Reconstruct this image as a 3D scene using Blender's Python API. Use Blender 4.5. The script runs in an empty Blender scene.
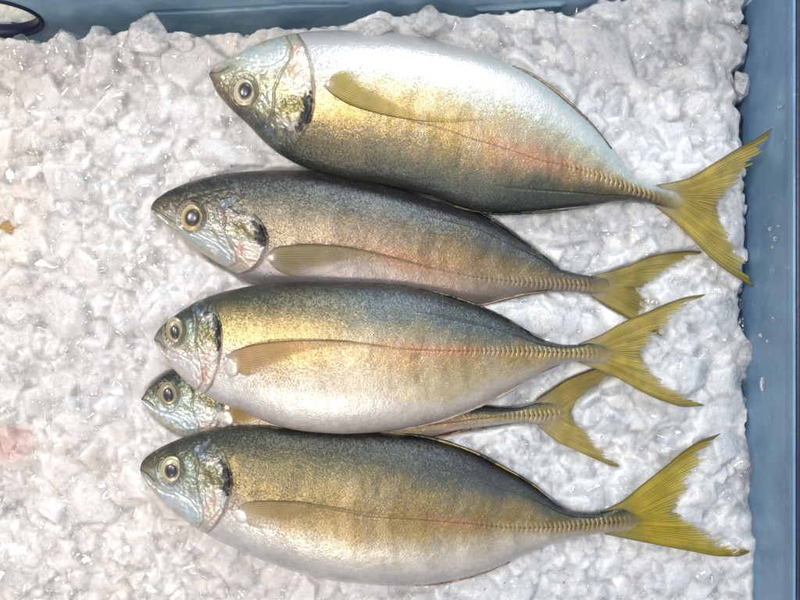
import bpy, math, random
import numpy as np
random.seed(4); RNG = np.random.default_rng(11)
SC = bpy.context.scene
COL = SC.collection
R = math.radians
H, S = 0.45, 0.0005            # camera height over the ice, metres per photo pixel at z = 0

# ------------------------------------------------------------------ camera
cam_d = bpy.data.cameras.new('camera'); cam = bpy.data.objects.new('camera', cam_d); COL.objects.link(cam)
cam.location = (0, 0, H); cam.rotation_euler = (0, 0, 0)
cam_d.sensor_width = 36; cam_d.lens = 36 * H / 0.4; cam_d.clip_start = 0.01; cam_d.clip_end = 50
SC.camera = cam
# ------------------------------------------------------------------ world and lamps
w = bpy.data.worlds.new('World'); SC.world = w; w.use_nodes = True
bg = w.node_tree.nodes['Background']; bg.inputs[0].default_value = (0.86, 0.92, 1.0, 1); bg.inputs[1].default_value = 0.42

def lamp(name, loc, target, size, power, color, sy=None):
    d = bpy.data.lights.new(name, 'AREA'); d.energy = power; d.color = color
    d.shape = 'RECTANGLE'; d.size = size; d.size_y = sy or size
    o = bpy.data.objects.new(name, d); COL.objects.link(o); o.location = loc
    v = np.array(target, float) - np.array(loc, float)
    from mathutils import Vector
    o.rotation_euler = Vector(v).to_track_quat('-Z', 'Y').to_euler()
    return o
lamp('window_light', (0.25, 1.5, 1.15), (0, 0, 0), 0.7, 23, (0.86, 0.94, 1.0), 0.5)
lamp('ceiling_light', (-0.75, 0.30, 1.45), (0, 0, 0), 0.25, 18, (1.0, 0.90, 0.80))
lamp('front_light', (-0.35, -1.1, 1.3), (0, 0, 0), 0.45, 8.5, (1.0, 0.90, 0.82))
lamp('bulb_light', (-0.16, 0.10, 1.9), (0, 0, 0), 0.05, 11, (1.0, 0.95, 0.88))

vs = SC.view_settings; vs.view_transform = 'Standard'; vs.look = 'None'; vs.exposure = -0.02; vs.gamma = 1.0
try: vs.use_curve_mapping = False
except Exception: pass
SC.cycles.transparent_max_bounces = 24; SC.cycles.max_bounces = 10; SC.cycles.transmission_bounces = 8; SC.cycles.caustics_refractive = True; SC.cycles.caustics_reflective = False
SC.cycles.sample_clamp_indirect = 6

# ------------------------------------------------------------------ helpers
def PX(px, py, z):
    """a photo pixel at height z -> world"""
    k = S * (H - z) / H
    return (px - 400) * k, -(py - 300) * k
def TOPX(x, y, z):
    k = S * (H - z) / H
    return x / k + 400, 300 - y / k
def lin(c):
    c = np.asarray(c, float) / 255.0
    return np.where(c <= 0.04045, c / 12.92, ((c + 0.055) / 1.055) ** 2.4)
def smooth(a, b, x):
    t = np.clip((x - a) / (b - a + 1e-12), 0, 1); return t * t * (3 - 2 * t)
def hsh(ix, iy, seed):
    n = (ix.astype(np.int64) * 374761393 + iy.astype(np.int64) * 668265263 + seed * 1442695041) & 0xffffffff
    n = ((n ^ (n >> 13)) * 1274126177) & 0xffffffff
    n = (n ^ (n >> 16)) & 0xffffffff
    return n / 4294967295.0
def vn(x, y, seed=0):
    ix = np.floor(x); iy = np.floor(y); fx = x - ix; fy = y - iy
    fx = fx * fx * (3 - 2 * fx); fy = fy * fy * (3 - 2 * fy)
    a = hsh(ix, iy, seed); b = hsh(ix + 1, iy, seed); c = hsh(ix, iy + 1, seed); d = hsh(ix + 1, iy + 1, seed)
    return (a * (1 - fx) + b * fx) * (1 - fy) + (c * (1 - fx) + d * fx) * fy
def fbm(x, y, o=4, seed=0):
    s = 0; a = 0.5; t = 0
    for i in range(o):
        s = s + a * vn(x, y, seed + i * 17); t += a; x = x * 2.03 + 5.2; y = y * 2.03 + 1.7; a *= 0.5
    return s / t
def blur(a, sig):
    r = max(1, int(sig * 3)); k = np.exp(-0.5 * (np.arange(-r, r + 1) / sig) ** 2); k /= k.sum()
    p = np.pad(a, ((r, r), (0, 0)), 'edge'); o = np.zeros_like(a)
    for i, q in enumerate(k): o += q * p[i:i + a.shape[0]]
    p = np.pad(o, ((0, 0), (r, r)), 'edge'); o = np.zeros_like(a)
    for i, q in enumerate(k): o += q * p[:, i:i + a.shape[1]]
    return o
def pchip(xk, yk, x):
    xk = np.asarray(xk, float); yk = np.asarray(yk, float)
    h = np.diff(xk); dl = np.diff(yk) / h; m = np.zeros_like(yk)
    m[0] = dl[0]; m[-1] = dl[-1]
    for i in range(1, len(xk) - 1):
        if dl[i - 1] * dl[i] > 0:
            w1 = 2 * h[i] + h[i - 1]; w2 = h[i] + 2 * h[i - 1]
            m[i] = (w1 + w2) / (w1 / dl[i - 1] + w2 / dl[i])
    i = np.clip(np.searchsorted(xk, x) - 1, 0, len(h) - 1)
    t = np.clip((x - xk[i]) / h[i], 0, 1)
    return ((2*t**3-3*t**2+1)*yk[i] + (t**3-2*t**2+t)*h[i]*m[i] + (-2*t**3+3*t**2)*yk[i+1] + (t**3-t**2)*h[i]*m[i+1])
def along(pts, n):
    """n points evenly (by arc length) along a smooth curve through pts"""
    p = np.asarray(pts, float); d = np.r_[0, np.cumsum(np.hypot(*np.diff(p, axis=0).T))]
    t = np.linspace(0, d[-1], n)
    return np.c_[pchip(d, p[:, 0], t), pchip(d, p[:, 1], t)]

def mesh_obj(name, V, F, mat, parent=None, colr=None, uv=None, origin=(0, 0, 0), extra=None, smooth_sh=True):
    V = np.asarray(V, np.float32).reshape(-1, 3) - np.asarray(origin, np.float32)
    me = bpy.data.meshes.new(name)
    F = np.asarray(F, np.int32); k = F.shape[1]; n = len(F)
    me.vertices.add(len(V)); me.vertices.foreach_set('co', V.ravel())
    me.loops.add(n * k); me.loops.foreach_set('vertex_index', F.ravel())
    me.polygons.add(n); me.polygons.foreach_set('loop_start', np.arange(0, n * k, k, dtype=np.int32))
    me.update(calc_edges=True)
    if smooth_sh: me.polygons.foreach_set('use_smooth', np.ones(n, bool))
    if colr is not None:
        a = me.color_attributes.new('Col', 'FLOAT_COLOR', 'POINT')
        c = np.ones((len(V), 4), np.float32); c[:, :3] = np.asarray(colr).reshape(-1, 3)
        a.data.foreach_set('color', c.ravel())
    if extra is not None:
        for kx, val in extra.items():
            a = me.attributes.new(kx, 'FLOAT', 'POINT'); a.data.foreach_set('value', np.asarray(val, np.float32).ravel())
    if uv is not None:
        l = me.uv_layers.new(name='UVMap'); l.data.foreach_set('uv', np.asarray(uv, np.float32).reshape(-1, 2)[F.ravel()].ravel())
    me.materials.append(mat); me.validate()
    o = bpy.data.objects.new(name, me); COL.objects.link(o)
    if parent is not None: o.parent = parent
    else: o.location = origin
    return o
def grid_faces(nr, nc, wrap=False, off=0, flip=False):
    r = np.arange(nr - 1)[:, None]; c = np.arange(nc if wrap else nc - 1)[None, :]; c2 = (c + 1) % nc
    a = r * nc + c; b = r * nc + c2; d = (r + 1) * nc + c; e = (r + 1) * nc + c2
    f = np.stack([a, b, e, d], -1).reshape(-1, 4) + off
    return f[:, ::-1] if flip else f
def tag(o, label, cat=None, group=None, kind=None):
    if label: o['label'] = label
    if cat: o['category'] = cat
    if group: o['group'] = group
    if kind: o['kind'] = kind
    return o
def empty(name, loc):
    o = bpy.data.objects.new(name, None); COL.objects.link(o); o.location = loc; o.empty_display_size = 0.01; return o

# ------------------------------------------------------------------ materials
def new_mat(name):
    m = bpy.data.materials.new(name); m.use_nodes = True
    nt = m.node_tree; return m, nt, nt.nodes['Principled BSDF']
def N(nt, typ, **kw):
    n = nt.nodes.new(typ)
    for k, v in kw.items():
        if k.startswith('i_'):
            key = k[2:]; key = int(key) if key.isdigit() else key
            n.inputs[key].default_value = v
        else: setattr(n, k, v)
    return n
def mul_color(nt, a, b, fac=1.0, mode='MULTIPLY'):
    m = N(nt, 'ShaderNodeMix', data_type='RGBA', blend_type=mode); m.inputs[0].default_value = fac
    nt.links.new(a, m.inputs[6]); nt.links.new(b, m.inputs[7]); return m.outputs[2]

def fish_material():
    m, nt, p = new_mat('fish_skin'); L = nt.links.new
    at = N(nt, 'ShaderNodeAttribute', attribute_name='Col')
    wet = N(nt, 'ShaderNodeAttribute', attribute_name='scale_amt')
    uv = N(nt, 'ShaderNodeUVMap', uv_map='UVMap')
    # scales: a slightly irregular diagonal lattice, one cell per scale
    mp = N(nt, 'ShaderNodeMapping'); mp.inputs['Rotation'].default_value = (0, 0, R(45)); L(uv.outputs[0], mp.inputs[0])
    vo = N(nt, 'ShaderNodeTexVoronoi', voronoi_dimensions='2D', i_Scale=0.56, i_Randomness=0.40); L(mp.outputs[0], vo.inputs['Vector'])
    vf = N(nt, 'ShaderNodeTexVoronoi', voronoi_dimensions='2D', i_Scale=0.9, i_Randomness=1.0); L(uv.outputs[0], vf.inputs['Vector'])
    cs = N(nt, 'ShaderNodeSeparateColor'); L(vo.outputs['Color'], cs.inputs[0])
    mr = N(nt, 'ShaderNodeMapRange', i_3=0.79, i_4=1.18); L(cs.outputs[0], mr.inputs[0])
    er = N(nt, 'ShaderNodeMapRange', i_1=0.25, i_2=0.72, i_3=1.06, i_4=0.66); L(vo.outputs['Distance'], er.inputs[0])
    mm = N(nt, 'ShaderNodeMath', operation='MULTIPLY'); L(mr.outputs[0], mm.inputs[0]); L(er.outputs[0], mm.inputs[1])
    mx = N(nt, 'ShaderNodeMix', data_type='FLOAT'); mx.inputs[2].default_value = 1.0
    L(wet.outputs['Fac'], mx.inputs[0]); L(mm.outputs[0], mx.inputs[3])
    hs = N(nt, 'ShaderNodeVectorMath', operation='SCALE'); L(at.outputs['Color'], hs.inputs[0]); L(mx.outputs[0], hs.inputs['Scale'])
    L(hs.outputs[0], p.inputs['Base Color'])
    # tiny random tilt of each scale
    gn = N(nt, 'ShaderNodeNewGeometry')
    sb = N(nt, 'ShaderNodeVectorMath', operation='SUBTRACT'); sb.inputs[1].default_value = (0.5, 0.5, 0.5); L(vo.outputs['Color'], sb.inputs[0])
    sc = N(nt, 'ShaderNodeVectorMath', operation='SCALE', i_Scale=0.19); L(sb.outputs[0], sc.inputs[0])
    sc2 = N(nt, 'ShaderNodeVectorMath', operation='SCALE'); L(sc.outputs[0], sc2.inputs[0]); L(wet.outputs['Fac'], sc2.inputs['Scale'])
    ad = N(nt, 'ShaderNodeVectorMath', operation='ADD'); L(gn.outputs['Normal'], ad.inputs[0]); L(sc2.outputs[0], ad.inputs[1])
    nm = N(nt, 'ShaderNodeVectorMath', operation='NORMALIZE'); L(ad.outputs[0], nm.inputs[0])
    nz = N(nt, 'ShaderNodeTexNoise', noise_dimensions='2D', i_Scale=0.55, i_Detail=4.0); L(uv.outputs[0], nz.inputs['Vector'])
    h1 = N(nt, 'ShaderNodeMath', operation='MULTIPLY', i_1=-0.7); L(vo.outputs['Distance'], h1.inputs[0])
    h1b = N(nt, 'ShaderNodeMath', operation='MULTIPLY'); L(h1.outputs[0], h1b.inputs[0]); L(wet.outputs['Fac'], h1b.inputs[1])
    h2 = N(nt, 'ShaderNodeMath', operation='ADD'); L(h1b.outputs[0], h2.inputs[0]); L(nz.outputs[0], h2.inputs[1])
    bp = N(nt, 'ShaderNodeBump', i_Strength=0.30, i_Distance=0.0005); L(h2.outputs[0], bp.inputs['Height']); L(nm.outputs[0], bp.inputs['Normal'])
    L(bp.outputs[0], p.inputs['Normal'])
    n2 = N(nt, 'ShaderNodeTexNoise', noise_dimensions='2D', i_Scale=0.16, i_Detail=6.0, i_Roughness=0.62); mp2 = N(nt, 'ShaderNodeMapping'); mp2.inputs['Scale'].default_value = (0.45, 1.2, 1); L(uv.outputs[0], mp2.inputs[0]); L(mp2.outputs[0], n2.inputs['Vector'])
    b2 = N(nt, 'ShaderNodeBump', i_Strength=1.0, i_Distance=0.0046); L(n2.outputs[0], b2.inputs['Height']); L(b2.outputs[0], p.inputs['Coat Normal'])
    p.inputs['Metallic'].default_value = 0.42; p.inputs['Roughness'].default_value = 0.30
    p.inputs['Coat Weight'].default_value = 1.0; p.inputs['Coat Roughness'].default_value = 0.045; p.inputs['Coat IOR'].default_value = 1.36
    return m
def fin_material(name, alpha=1.0, transl=0.35):
    m, nt, p = new_mat(name); L = nt.links.new
    at = N(nt, 'ShaderNodeAttribute', attribute_name='Col'); L(at.outputs['Color'], p.inputs['Base Color'])
    p.inputs['Roughness'].default_value = 0.38; p.inputs['Coat Weight'].default_value = 0.35; p.inputs['Coat Roughness'].default_value = 0.15
    al = N(nt, 'ShaderNodeAttribute', attribute_name='opacity')
    tr = N(nt, 'ShaderNodeBsdfTranslucent'); L(at.outputs['Color'], tr.inputs[0])
    mx = N(nt, 'ShaderNodeMixShader', i_0=transl); L(p.outputs[0], mx.inputs[1]); L(tr.outputs[0], mx.inputs[2])
    tp = N(nt, 'ShaderNodeBsdfTransparent'); m2 = N(nt, 'ShaderNodeMixShader')
    L(al.outputs['Fac'], m2.inputs[0]); L(tp.outputs[0], m2.inputs[1]); L(mx.outputs[0], m2.inputs[2])
    L(m2.outputs[0], nt.nodes['Material Output'].inputs[0])
    return m
def eye_material():
    m, nt, p = new_mat('fish_eye'); at = N(nt, 'ShaderNodeAttribute', attribute_name='Col')
    nt.links.new(at.outputs['Color'], p.inputs['Base Color'])
    p.inputs['Metallic'].default_value = 0.15; p.inputs['Roughness'].default_value = 0.3
    p.inputs['Coat Weight'].default_value = 0.45; p.inputs['Coat Roughness'].default_value = 0.22
    return m
def ice_material():
    m, nt, p = new_mat('crushed_ice'); L = nt.links.new
    at = N(nt, 'ShaderNodeAttribute', attribute_name='Col'); tc = N(nt, 'ShaderNodeNewGeometry')
    L(at.outputs['Color'], p.inputs['Base Color'])
    p.inputs['Subsurface Weight'].default_value = 1.0; p.inputs['Subsurface Radius'].default_value = (1.0, 1.02, 1.06)
    p.inputs['Subsurface Scale'].default_value = 0.0078
    p.inputs['Roughness'].default_value = 0.24; p.inputs['IOR'].default_value = 1.33
    n1 = N(nt, 'ShaderNodeTexNoise', i_Scale=420.0, i_Detail=5.0, i_Roughness=0.65); L(tc.outputs['Position'], n1.inputs['Vector'])
    v1 = N(nt, 'ShaderNodeTexVoronoi', i_Scale=330.0, i_Randomness=1.0); L(tc.outputs['Position'], v1.inputs['Vector'])
    a = N(nt, 'ShaderNodeMath', operation='MULTIPLY_ADD', i_1=0.7); L(v1.outputs['Distance'], a.inputs[0]); L(n1.outputs[0], a.inputs[2])
    b = N(nt, 'ShaderNodeBump', i_Strength=0.45, i_Distance=0.0014); L(a.outputs[0], b.inputs['Height']); L(b.outputs[0], p.inputs['Normal'])
    v2 = N(nt, 'ShaderNodeTexVoronoi', i_Scale=620.0, i_Randomness=1.0); L(tc.outputs['Position'], v2.inputs['Vector'])
    sb = N(nt, 'ShaderNodeVectorMath', operation='SUBTRACT'); sb.inputs[1].default_value = (0.5, 0.5, 0.5); L(v2.outputs['Color'], sb.inputs[0])
    sc = N(nt, 'ShaderNodeVectorMath', operation='SCALE', i_Scale=0.9); L(sb.outputs[0], sc.inputs[0])
    ad = N(nt, 'ShaderNodeVectorMath', operation='ADD'); L(b.outputs[0], ad.inputs[0]); L(sc.outputs[0], ad.inputs[1])
    nm = N(nt, 'ShaderNodeVectorMath', operation='NORMALIZE'); L(ad.outputs[0], nm.inputs[0]); L(nm.outputs[0], p.inputs['Coat Normal'])
    p.inputs['Coat Weight'].default_value = 1.0; p.inputs['Coat Roughness'].default_value = 0.03; p.inputs['Coat IOR'].default_value = 1.45
    return m
def clear_ice_material(name='clear_ice', trans=0.5, rough=0.22, ior=1.22):
    m, nt, p = new_mat(name); L = nt.links.new
    tc = N(nt, 'ShaderNodeNewGeometry')
    n1 = N(nt, 'ShaderNodeTexNoise', i_Scale=230.0, i_Detail=6.0, i_Roughness=0.7); L(tc.outputs['Position'], n1.inputs['Vector'])
    b = N(nt, 'ShaderNodeBump', i_Strength=0.5, i_Distance=0.0010); L(n1.outputs[0], b.inputs['Height']); L(b.outputs[0], p.inputs['Normal'])
    fr = N(nt, 'ShaderNodeMapRange', i_1=0.40, i_2=0.66, i_3=min(trans * 2, 1.0), i_4=0.0 if trans < .9 else .9); L(n1.outputs[0], fr.inputs[0]); L(fr.outputs[0], p.inputs['Transmission Weight'])
    p.inputs['Base Color'].default_value = ((0.60, 0.60, 0.61, 1) if trans < .9 else (1, 1, 1, 1)); p.inputs['Roughness'].default_value = rough; p.inputs['IOR'].default_value = ior
    p.inputs['Subsurface Weight'].default_value = 1.0; p.inputs['Subsurface Scale'].default_value = 0.004; p.inputs['Subsurface Radius'].default_value = (1, 1.02, 1.05)
    p.inputs['Coat Weight'].default_value = 0.6; p.inputs['Coat Roughness'].default_value = 0.04; p.inputs['Coat IOR'].default_value = 1.31
    return m
def chunk_material():
    m, nt, p = new_mat('clear_chunk_ice'); L = nt.links.new; tc = N(nt, 'ShaderNodeNewGeometry')
    n1 = N(nt, 'ShaderNodeTexNoise', i_Scale=260.0, i_Detail=6.0, i_Roughness=0.7); L(tc.outputs['Position'], n1.inputs['Vector'])
    b = N(nt, 'ShaderNodeBump', i_Strength=0.6, i_Distance=0.0012); L(n1.outputs[0], b.inputs['Height']); L(b.outputs[0], p.inputs['Normal'])
    p.inputs['Base Color'].default_value = (.74, .75, .77, 1); p.inputs['Roughness'].default_value = .12; p.inputs['Subsurface Weight'].default_value = 1.0
    p.inputs['Subsurface Scale'].default_value = .004; p.inputs['Subsurface Radius'].default_value = (1, 1, 1)
    fr = N(nt, 'ShaderNodeMapRange', i_1=0.40, i_2=0.64, i_3=.18, i_4=.62); L(n1.outputs[0], fr.inputs[0])
    tr = N(nt, 'ShaderNodeBsdfTransparent'); m1 = N(nt, 'ShaderNodeMixShader'); L(fr.outputs[0], m1.inputs[0]); L(tr.outputs[0], m1.inputs[1]); L(p.outputs[0], m1.inputs[2])
    gl = N(nt, 'ShaderNodeBsdfGlossy'); gl.inputs['Roughness'].default_value = .06; L(b.outputs[0], gl.inputs['Normal'])
    fz = N(nt, 'ShaderNodeFresnel', i_IOR=1.4); cp = N(nt, 'ShaderNodeMath', operation='MINIMUM', i_1=0.3); L(fz.outputs[0], cp.inputs[0])
    m2 = N(nt, 'ShaderNodeMixShader'); L(cp.outputs[0], m2.inputs[0]); L(m1.outputs[0], m2.inputs[1]); L(gl.outputs[0], m2.inputs[2]); L(m2.outputs[0], nt.nodes['Material Output'].inputs[0])
    return m
def film_material():
    m, nt, p = new_mat('glassy_ice'); L = nt.links.new; nt.nodes.remove(p)
    tr = N(nt, 'ShaderNodeBsdfTransparent'); tr.inputs[0].default_value = (1, 1, 1, 1)
    gl = N(nt, 'ShaderNodeBsdfGlossy'); gl.inputs['Roughness'].default_value = 0.05
    fz = N(nt, 'ShaderNodeFresnel', i_IOR=1.42); mx = N(nt, 'ShaderNodeMixShader'); cp = N(nt, 'ShaderNodeMath', operation='MINIMUM', i_1=0.20); L(fz.outputs[0], cp.inputs[0])
    L(cp.outputs[0], mx.inputs[0]); L(tr.outputs[0], mx.inputs[1]); L(gl.outputs[0], mx.inputs[2]); L(mx.outputs[0], nt.nodes['Material Output'].inputs[0])
    return m
def plastic(name, colA, colB, rough=0.35, scale=30, spots=0.0):
    m, nt, p = new_mat(name); L = nt.links.new
    tc = N(nt, 'ShaderNodeNewGeometry')
    n1 = N(nt, 'ShaderNodeTexNoise', i_Scale=scale, i_Detail=7.0, i_Roughness=0.6); L(tc.outputs['Position'], n1.inputs['Vector'])
    r = N(nt, 'ShaderNodeValToRGB'); r.color_ramp.elements[0].position = 0.35; r.color_ramp.elements[1].position = 0.68
    r.color_ramp.elements[0].color = (*lin(colA), 1); r.color_ramp.elements[1].color = (*lin(colB), 1); L(n1.outputs[0], r.inputs[0])
    out = r.outputs[0]
    if spots:
        n2 = N(nt, 'ShaderNodeTexNoise', i_Scale=170.0, i_Detail=3.0); L(tc.outputs['Position'], n2.inputs['Vector'])
        g = N(nt, 'ShaderNodeMapRange', i_1=0.66, i_2=0.74, i_3=0.0, i_4=spots); L(n2.outputs[0], g.inputs[0])
        mx = N(nt, 'ShaderNodeMix', data_type='RGBA'); mx.inputs[7].default_value = (*lin((165, 190, 205)), 1)
        L(g.outputs[0], mx.inputs[0]); L(out, mx.inputs[6]); out = mx.outputs[2]
    L(out, p.inputs['Base Color']); p.inputs['Roughness'].default_value = rough
    n3 = N(nt, 'ShaderNodeTexNoise', i_Scale=500.0, i_Detail=3.0); L(tc.outputs['Position'], n3.inputs['Vector'])
    b = N(nt, 'ShaderNodeBump', i_Strength=0.25, i_Distance=0.0005); L(n3.outputs[0], b.inputs['Height']); L(b.outputs[0], p.inputs['Normal'])
    return m
M_FISH = fish_material(); M_TAIL = fin_material('tail_fin_skin', transl=.6); M_EYE = eye_material()
M_ICE = ice_material(); M_CLEAR = chunk_material(); M_SHELL = film_material(); M_DROP = clear_ice_material('water', .95, .05, 1.33)
M_TUB = plastic('blue_tub_plastic', (84, 120, 154), (116, 150, 180), 0.38, 26, 0.35)
M_TUB_LIT = plastic('lit_frosty_tub_plastic', (112, 150, 178), (156, 188, 206), 0.28, 22, 0.6)  # tub plastic lightened for the light on the far wall, plus frost spots
M_NAVY_SHADE = plastic('shaded_navy_plastic', (8, 15, 46), (13, 24, 66), 0.4, 40)  # dark blue tub plastic with its shade put into the colour

# ------------------------------------------------------------------ the five fish, measured on the photograph (px)
FISH = {}
FISH['f1'] = dict(zc=0.016, hw=0.0150, side=-1,   # side -1: the dark back is the lower contour
    up=[(211,71),(214,68),(225,61.5),(245,50.5),(265,41),(282,36.5),(300,32.5),(320,31),(345,30.5),(370,31),(400,33.5),(437,41),(475,51),(515,67),(540,81),(570,105),(600,134),(612,150),(625,166),(633,175),(650,184),(660,187),(672,190),(683,196)],
    lo=[(211.5,80),(215,89),(227,105),(250,127),(262,140),(282,156),(307,168),(340,177),(390,186),(427,195),(460,206),(480,211.5),(500,213),(515,212.5),(540,210.5),(575,207),(600,204.5),(612,202),(635,201),(650,203),(662,207),(674,211),(683,206)],
    tip=(209.5,74), end=(688,201),
    land=dict(S=(210,74), E=(245.5,90.5), O=(307,110), I=(299,34)), eye=(245,91,10.5,13.0,5.6,7.2,-12),
    lat=[(400,118),(440,128),(470,138),(510,150),(540,160),(575,168),(610,180),(640,192),(665,199)],
    tailU=dict(lead=[(656,185),(685,179),(712,164),(740,147),(760,136),(769,130)], trail=[(769,130),(766,145),(757,160),(748,172),(738,184),(727,195),(717,207)], base=(680,196)),
    tailL=dict(lead=[(655,206),(675,222),(695,242),(712,259),(727,271),(749,285)], trail=[(749,285),(750,268),(744,255),(738,246),(729,232),(722,219),(717,207)]),
    pec=dict(up=[(327,82),(335,73),(347,70),(365,80),(390,92),(410,104),(440,114),(484,119)], lo=[(323,86),(333,95),(348,104),(372,112),(400,118),(430,121.5),(455,122),(484,119)]))
FISH['f2'] = dict(zc=0.008, hw=0.0130, side=1,
    up=[(153,204),(157,199),(172,189.5),(190,182),(215,175.5),(240,172),(280,170),(315,171),(340,174.5),(370,182),(402,190),(427,198),(445,203),(480,214),(500,226),(520,240),(540,253),(550,261),(562,269),(580,274),(592,276),(604,277),(612,281)],
    lo=[(153.5,213),(157,218),(167,226),(182,238),(197,250),(215,261.5),(235,272.5),(247,281),(262,286),(290,290),(330,294),(380,298),(430,303),(455,305),(480,304),(500,299.5),(520,294.5),(540,291),(560,290.5),(580,292),(592,294),(604,294),(612,290)],
    tip=(151.5,208.5), end=(617,285.5),
    land=dict(S=(152,208.5), E=(193,216), O=(261,235), I=(243,274)), eye=(192.5,217.5,11.0,12.5,6.6,7.6,-15),
    lat=[(290,244),(340,247),(377,254),(440,270),(490,279),(540,283),(575,285),(600,285)],
    tailU=dict(lead=[(590,276),(610,271),(630,265),(652,256),(672,252),(690,250.5),(702,251.5)], trail=[(702,251.5),(692,258),(683,264),(672,270),(662,276),(652,282),(644,288)], base=(610,284)),
    tailL=dict(lead=[(590,295),(605,305),(622,315),(634,322),(648,330),(664,338)], trail=[(664,338),(664,330),(661,322),(658,313),(654,304),(649,296),(644,288)]),
    pec=dict(up=[(266,256),(272,249.5),(285,245.5),(310,244),(340,246),(375,252),(410,261),(440,269)], lo=[(270,264),(280,272),(297,277),(318,276),(340,270),(370,262),(405,263),(440,269)]))
FISH['f3'] = dict(zc=0.017, hw=0.0150, side=1,
    up=[(156,335),(158,331),(170,319.5),(185,308.5),(200,300),(217,293.5),(230,290),(257,285),(280,282.5),(310,281),(340,281),(390,283),(427,290),(460,300),(480,307),(500,316),(520,327),(530,333),(540,338),(552,342),(565,344.5),(577,344.5),(590,343),(602,344),(610,349)],
    lo=[(156,344),(160,351),(172,367),(187,382),(207,396),(225,405),(245,412.5),(265,421.5),(290,429),(315,432.5),(340,434),(360,433.5),(390,431),(415,427),(440,421),(460,414),(480,406),(500,396),(520,385),(540,374),(555,366.5),(570,362),(583,362),(595,364),(604,364),(610,359)],
    tip=(154.5,339.5), end=(616,354),
    land=dict(S=(155,340), E=(175.5,331), O=(219,335), I=(206,393)), eye=(175,331.5,8.8,12.8,4.0,6.6,8),
    lat=[(232,352),(270,341),(300,339.5),(340,341),(380,346),(415,350),(460,351),(500,351),(540,352),(580,353.5),(605,354)],
    tailU=dict(lead=[(578,344),(600,335),(625,321),(647,312),(670,302),(690,296),(702,294.5)], trail=[(702,294.5),(692,304),(684,310),(674,318),(664,328),(652,340),(641,355)], base=(608,353)),
    tailL=dict(lead=[(578,362),(590,367),(615,377),(640,391),(665,402),(685,407),(701,406)], trail=[(701,406),(692,398),(683,392),(672,386),(660,376),(650,366),(641,355)]),
    pec=dict(up=[(226,355),(234,350.5),(246,346.5),(270,342),(300,340),(330,340),(360,342),(385,346)], lo=[(229,363),(236,371),(247,376),(265,373),(290,364),(320,354),(355,348),(385,346)]))
FISH['f4'] = dict(zc=0.006, hw=0.0085, side=1,
    up=[(143.5,396),(147,390),(157,381),(168,373.5),(182,368),(200,365),(225,366),(255,370),(290,376),(340,384),(390,392),(430,399),(460,404),(482,406),(500,408),(512,408),(525,406),(538,403),(550,401),(560,404)],
    lo=[(143.5,404),(150,411),(162,422),(175,431),(192,438),(212,443),(240,448),(280,452),(330,454),(380,450),(410,444),(435,436),(460,430),(485,427),(505,424),(522,422),(538,425),(550,426),(560,422)],
    tip=(141.5,400), end=(568,413),
    land=dict(S=(142,400), E=(169,394), O=(220,404), I=(203,441)), eye=(168.5,394.5,9.5,11.8,4.6,7.0,6),
    lat=[(400,426),(440,424),(480,419),(510,416),(540,415),(568,414)],
    tailU=dict(lead=[(536,400),(550,391),(566,380),(590,370),(610,363),(628,357)], trail=[(628,357),(620,366),(610,375),(598,384),(588,391),(578,400),(571,412)], base=(566,413)),
    tailL=dict(lead=[(538,426),(555,440),(577,451),(602,462),(612,466),(622,467.5)], trail=[(622,467.5),(612,459),(604,450),(595,440),(586,431),(577,424),(571,412)]),
    pec=dict(up=[(228,410),(232,404),(238,401),(250,403),(270,408),(300,414)], lo=[(230,416),(236,424),(246,429),(262,428),(280,423),(300,414)]))
FISH['f5'] = dict(zc=0.013, hw=0.0155, side=1,
    up=[(142,463),(147,456.5),(162,446.5),(180,438.5),(200,431.5),(225,426),(255,424),(270,424.5),(292,427.5),(330,430.5),(380,432),(412,436),(442,442),(470,452),(495,464.5),(530,484),(545,494.5),(560,505),(575,511),(592,513),(607,510.5),(622,508),(632,511),(638,516)],
    lo=[(142,474),(145,479.5),(157,495),(170,508),(187,521.5),(207,534.5),(230,546),(255,557),(300,573),(340,581.5),(380,585),(420,585),(450,581),(475,575),(500,566),(530,552),(560,541.5),(585,536),(605,533),(620,533.5),(632,531),(638,526)],
    tip=(140.5,468.5), end=(643,521),
    land=dict(S=(141,469), E=(171.5,470), O=(227,480), I=(207,534)), eye=(171.5,470.5,10.4,12.6,5.4,6.6,0),
    lat=[(256,501),(290,503),(330,509),(370,517),(420,520),(470,524),(520,528),(560,527),(600,523),(635,521)],
    tailU=dict(lead=[(600,512),(622,501),(642,484.5),(665,466.5),(685,450),(700,440.5),(717,434.5)], trail=[(717,434.5),(709,448),(704,460),(698,471),(692,483),(684,497),(675,512)], base=(632,519)),
    tailL=dict(lead=[(604,534),(635,540.5),(665,546.5),(695,552),(722,556.5),(737,556.5),(752,551)], trail=[(752,551),(738,546),(724,539),(710,530),(698,524),(687,517),(675,512)]),
    pec=dict(up=[(238,506),(246,502.5),(260,500.5),(290,501),(320,505),(350,510),(385,515)], lo=[(244,520),(252,527),(270,530),(292,528),(315,522),(345,516),(385,515)]))

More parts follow.
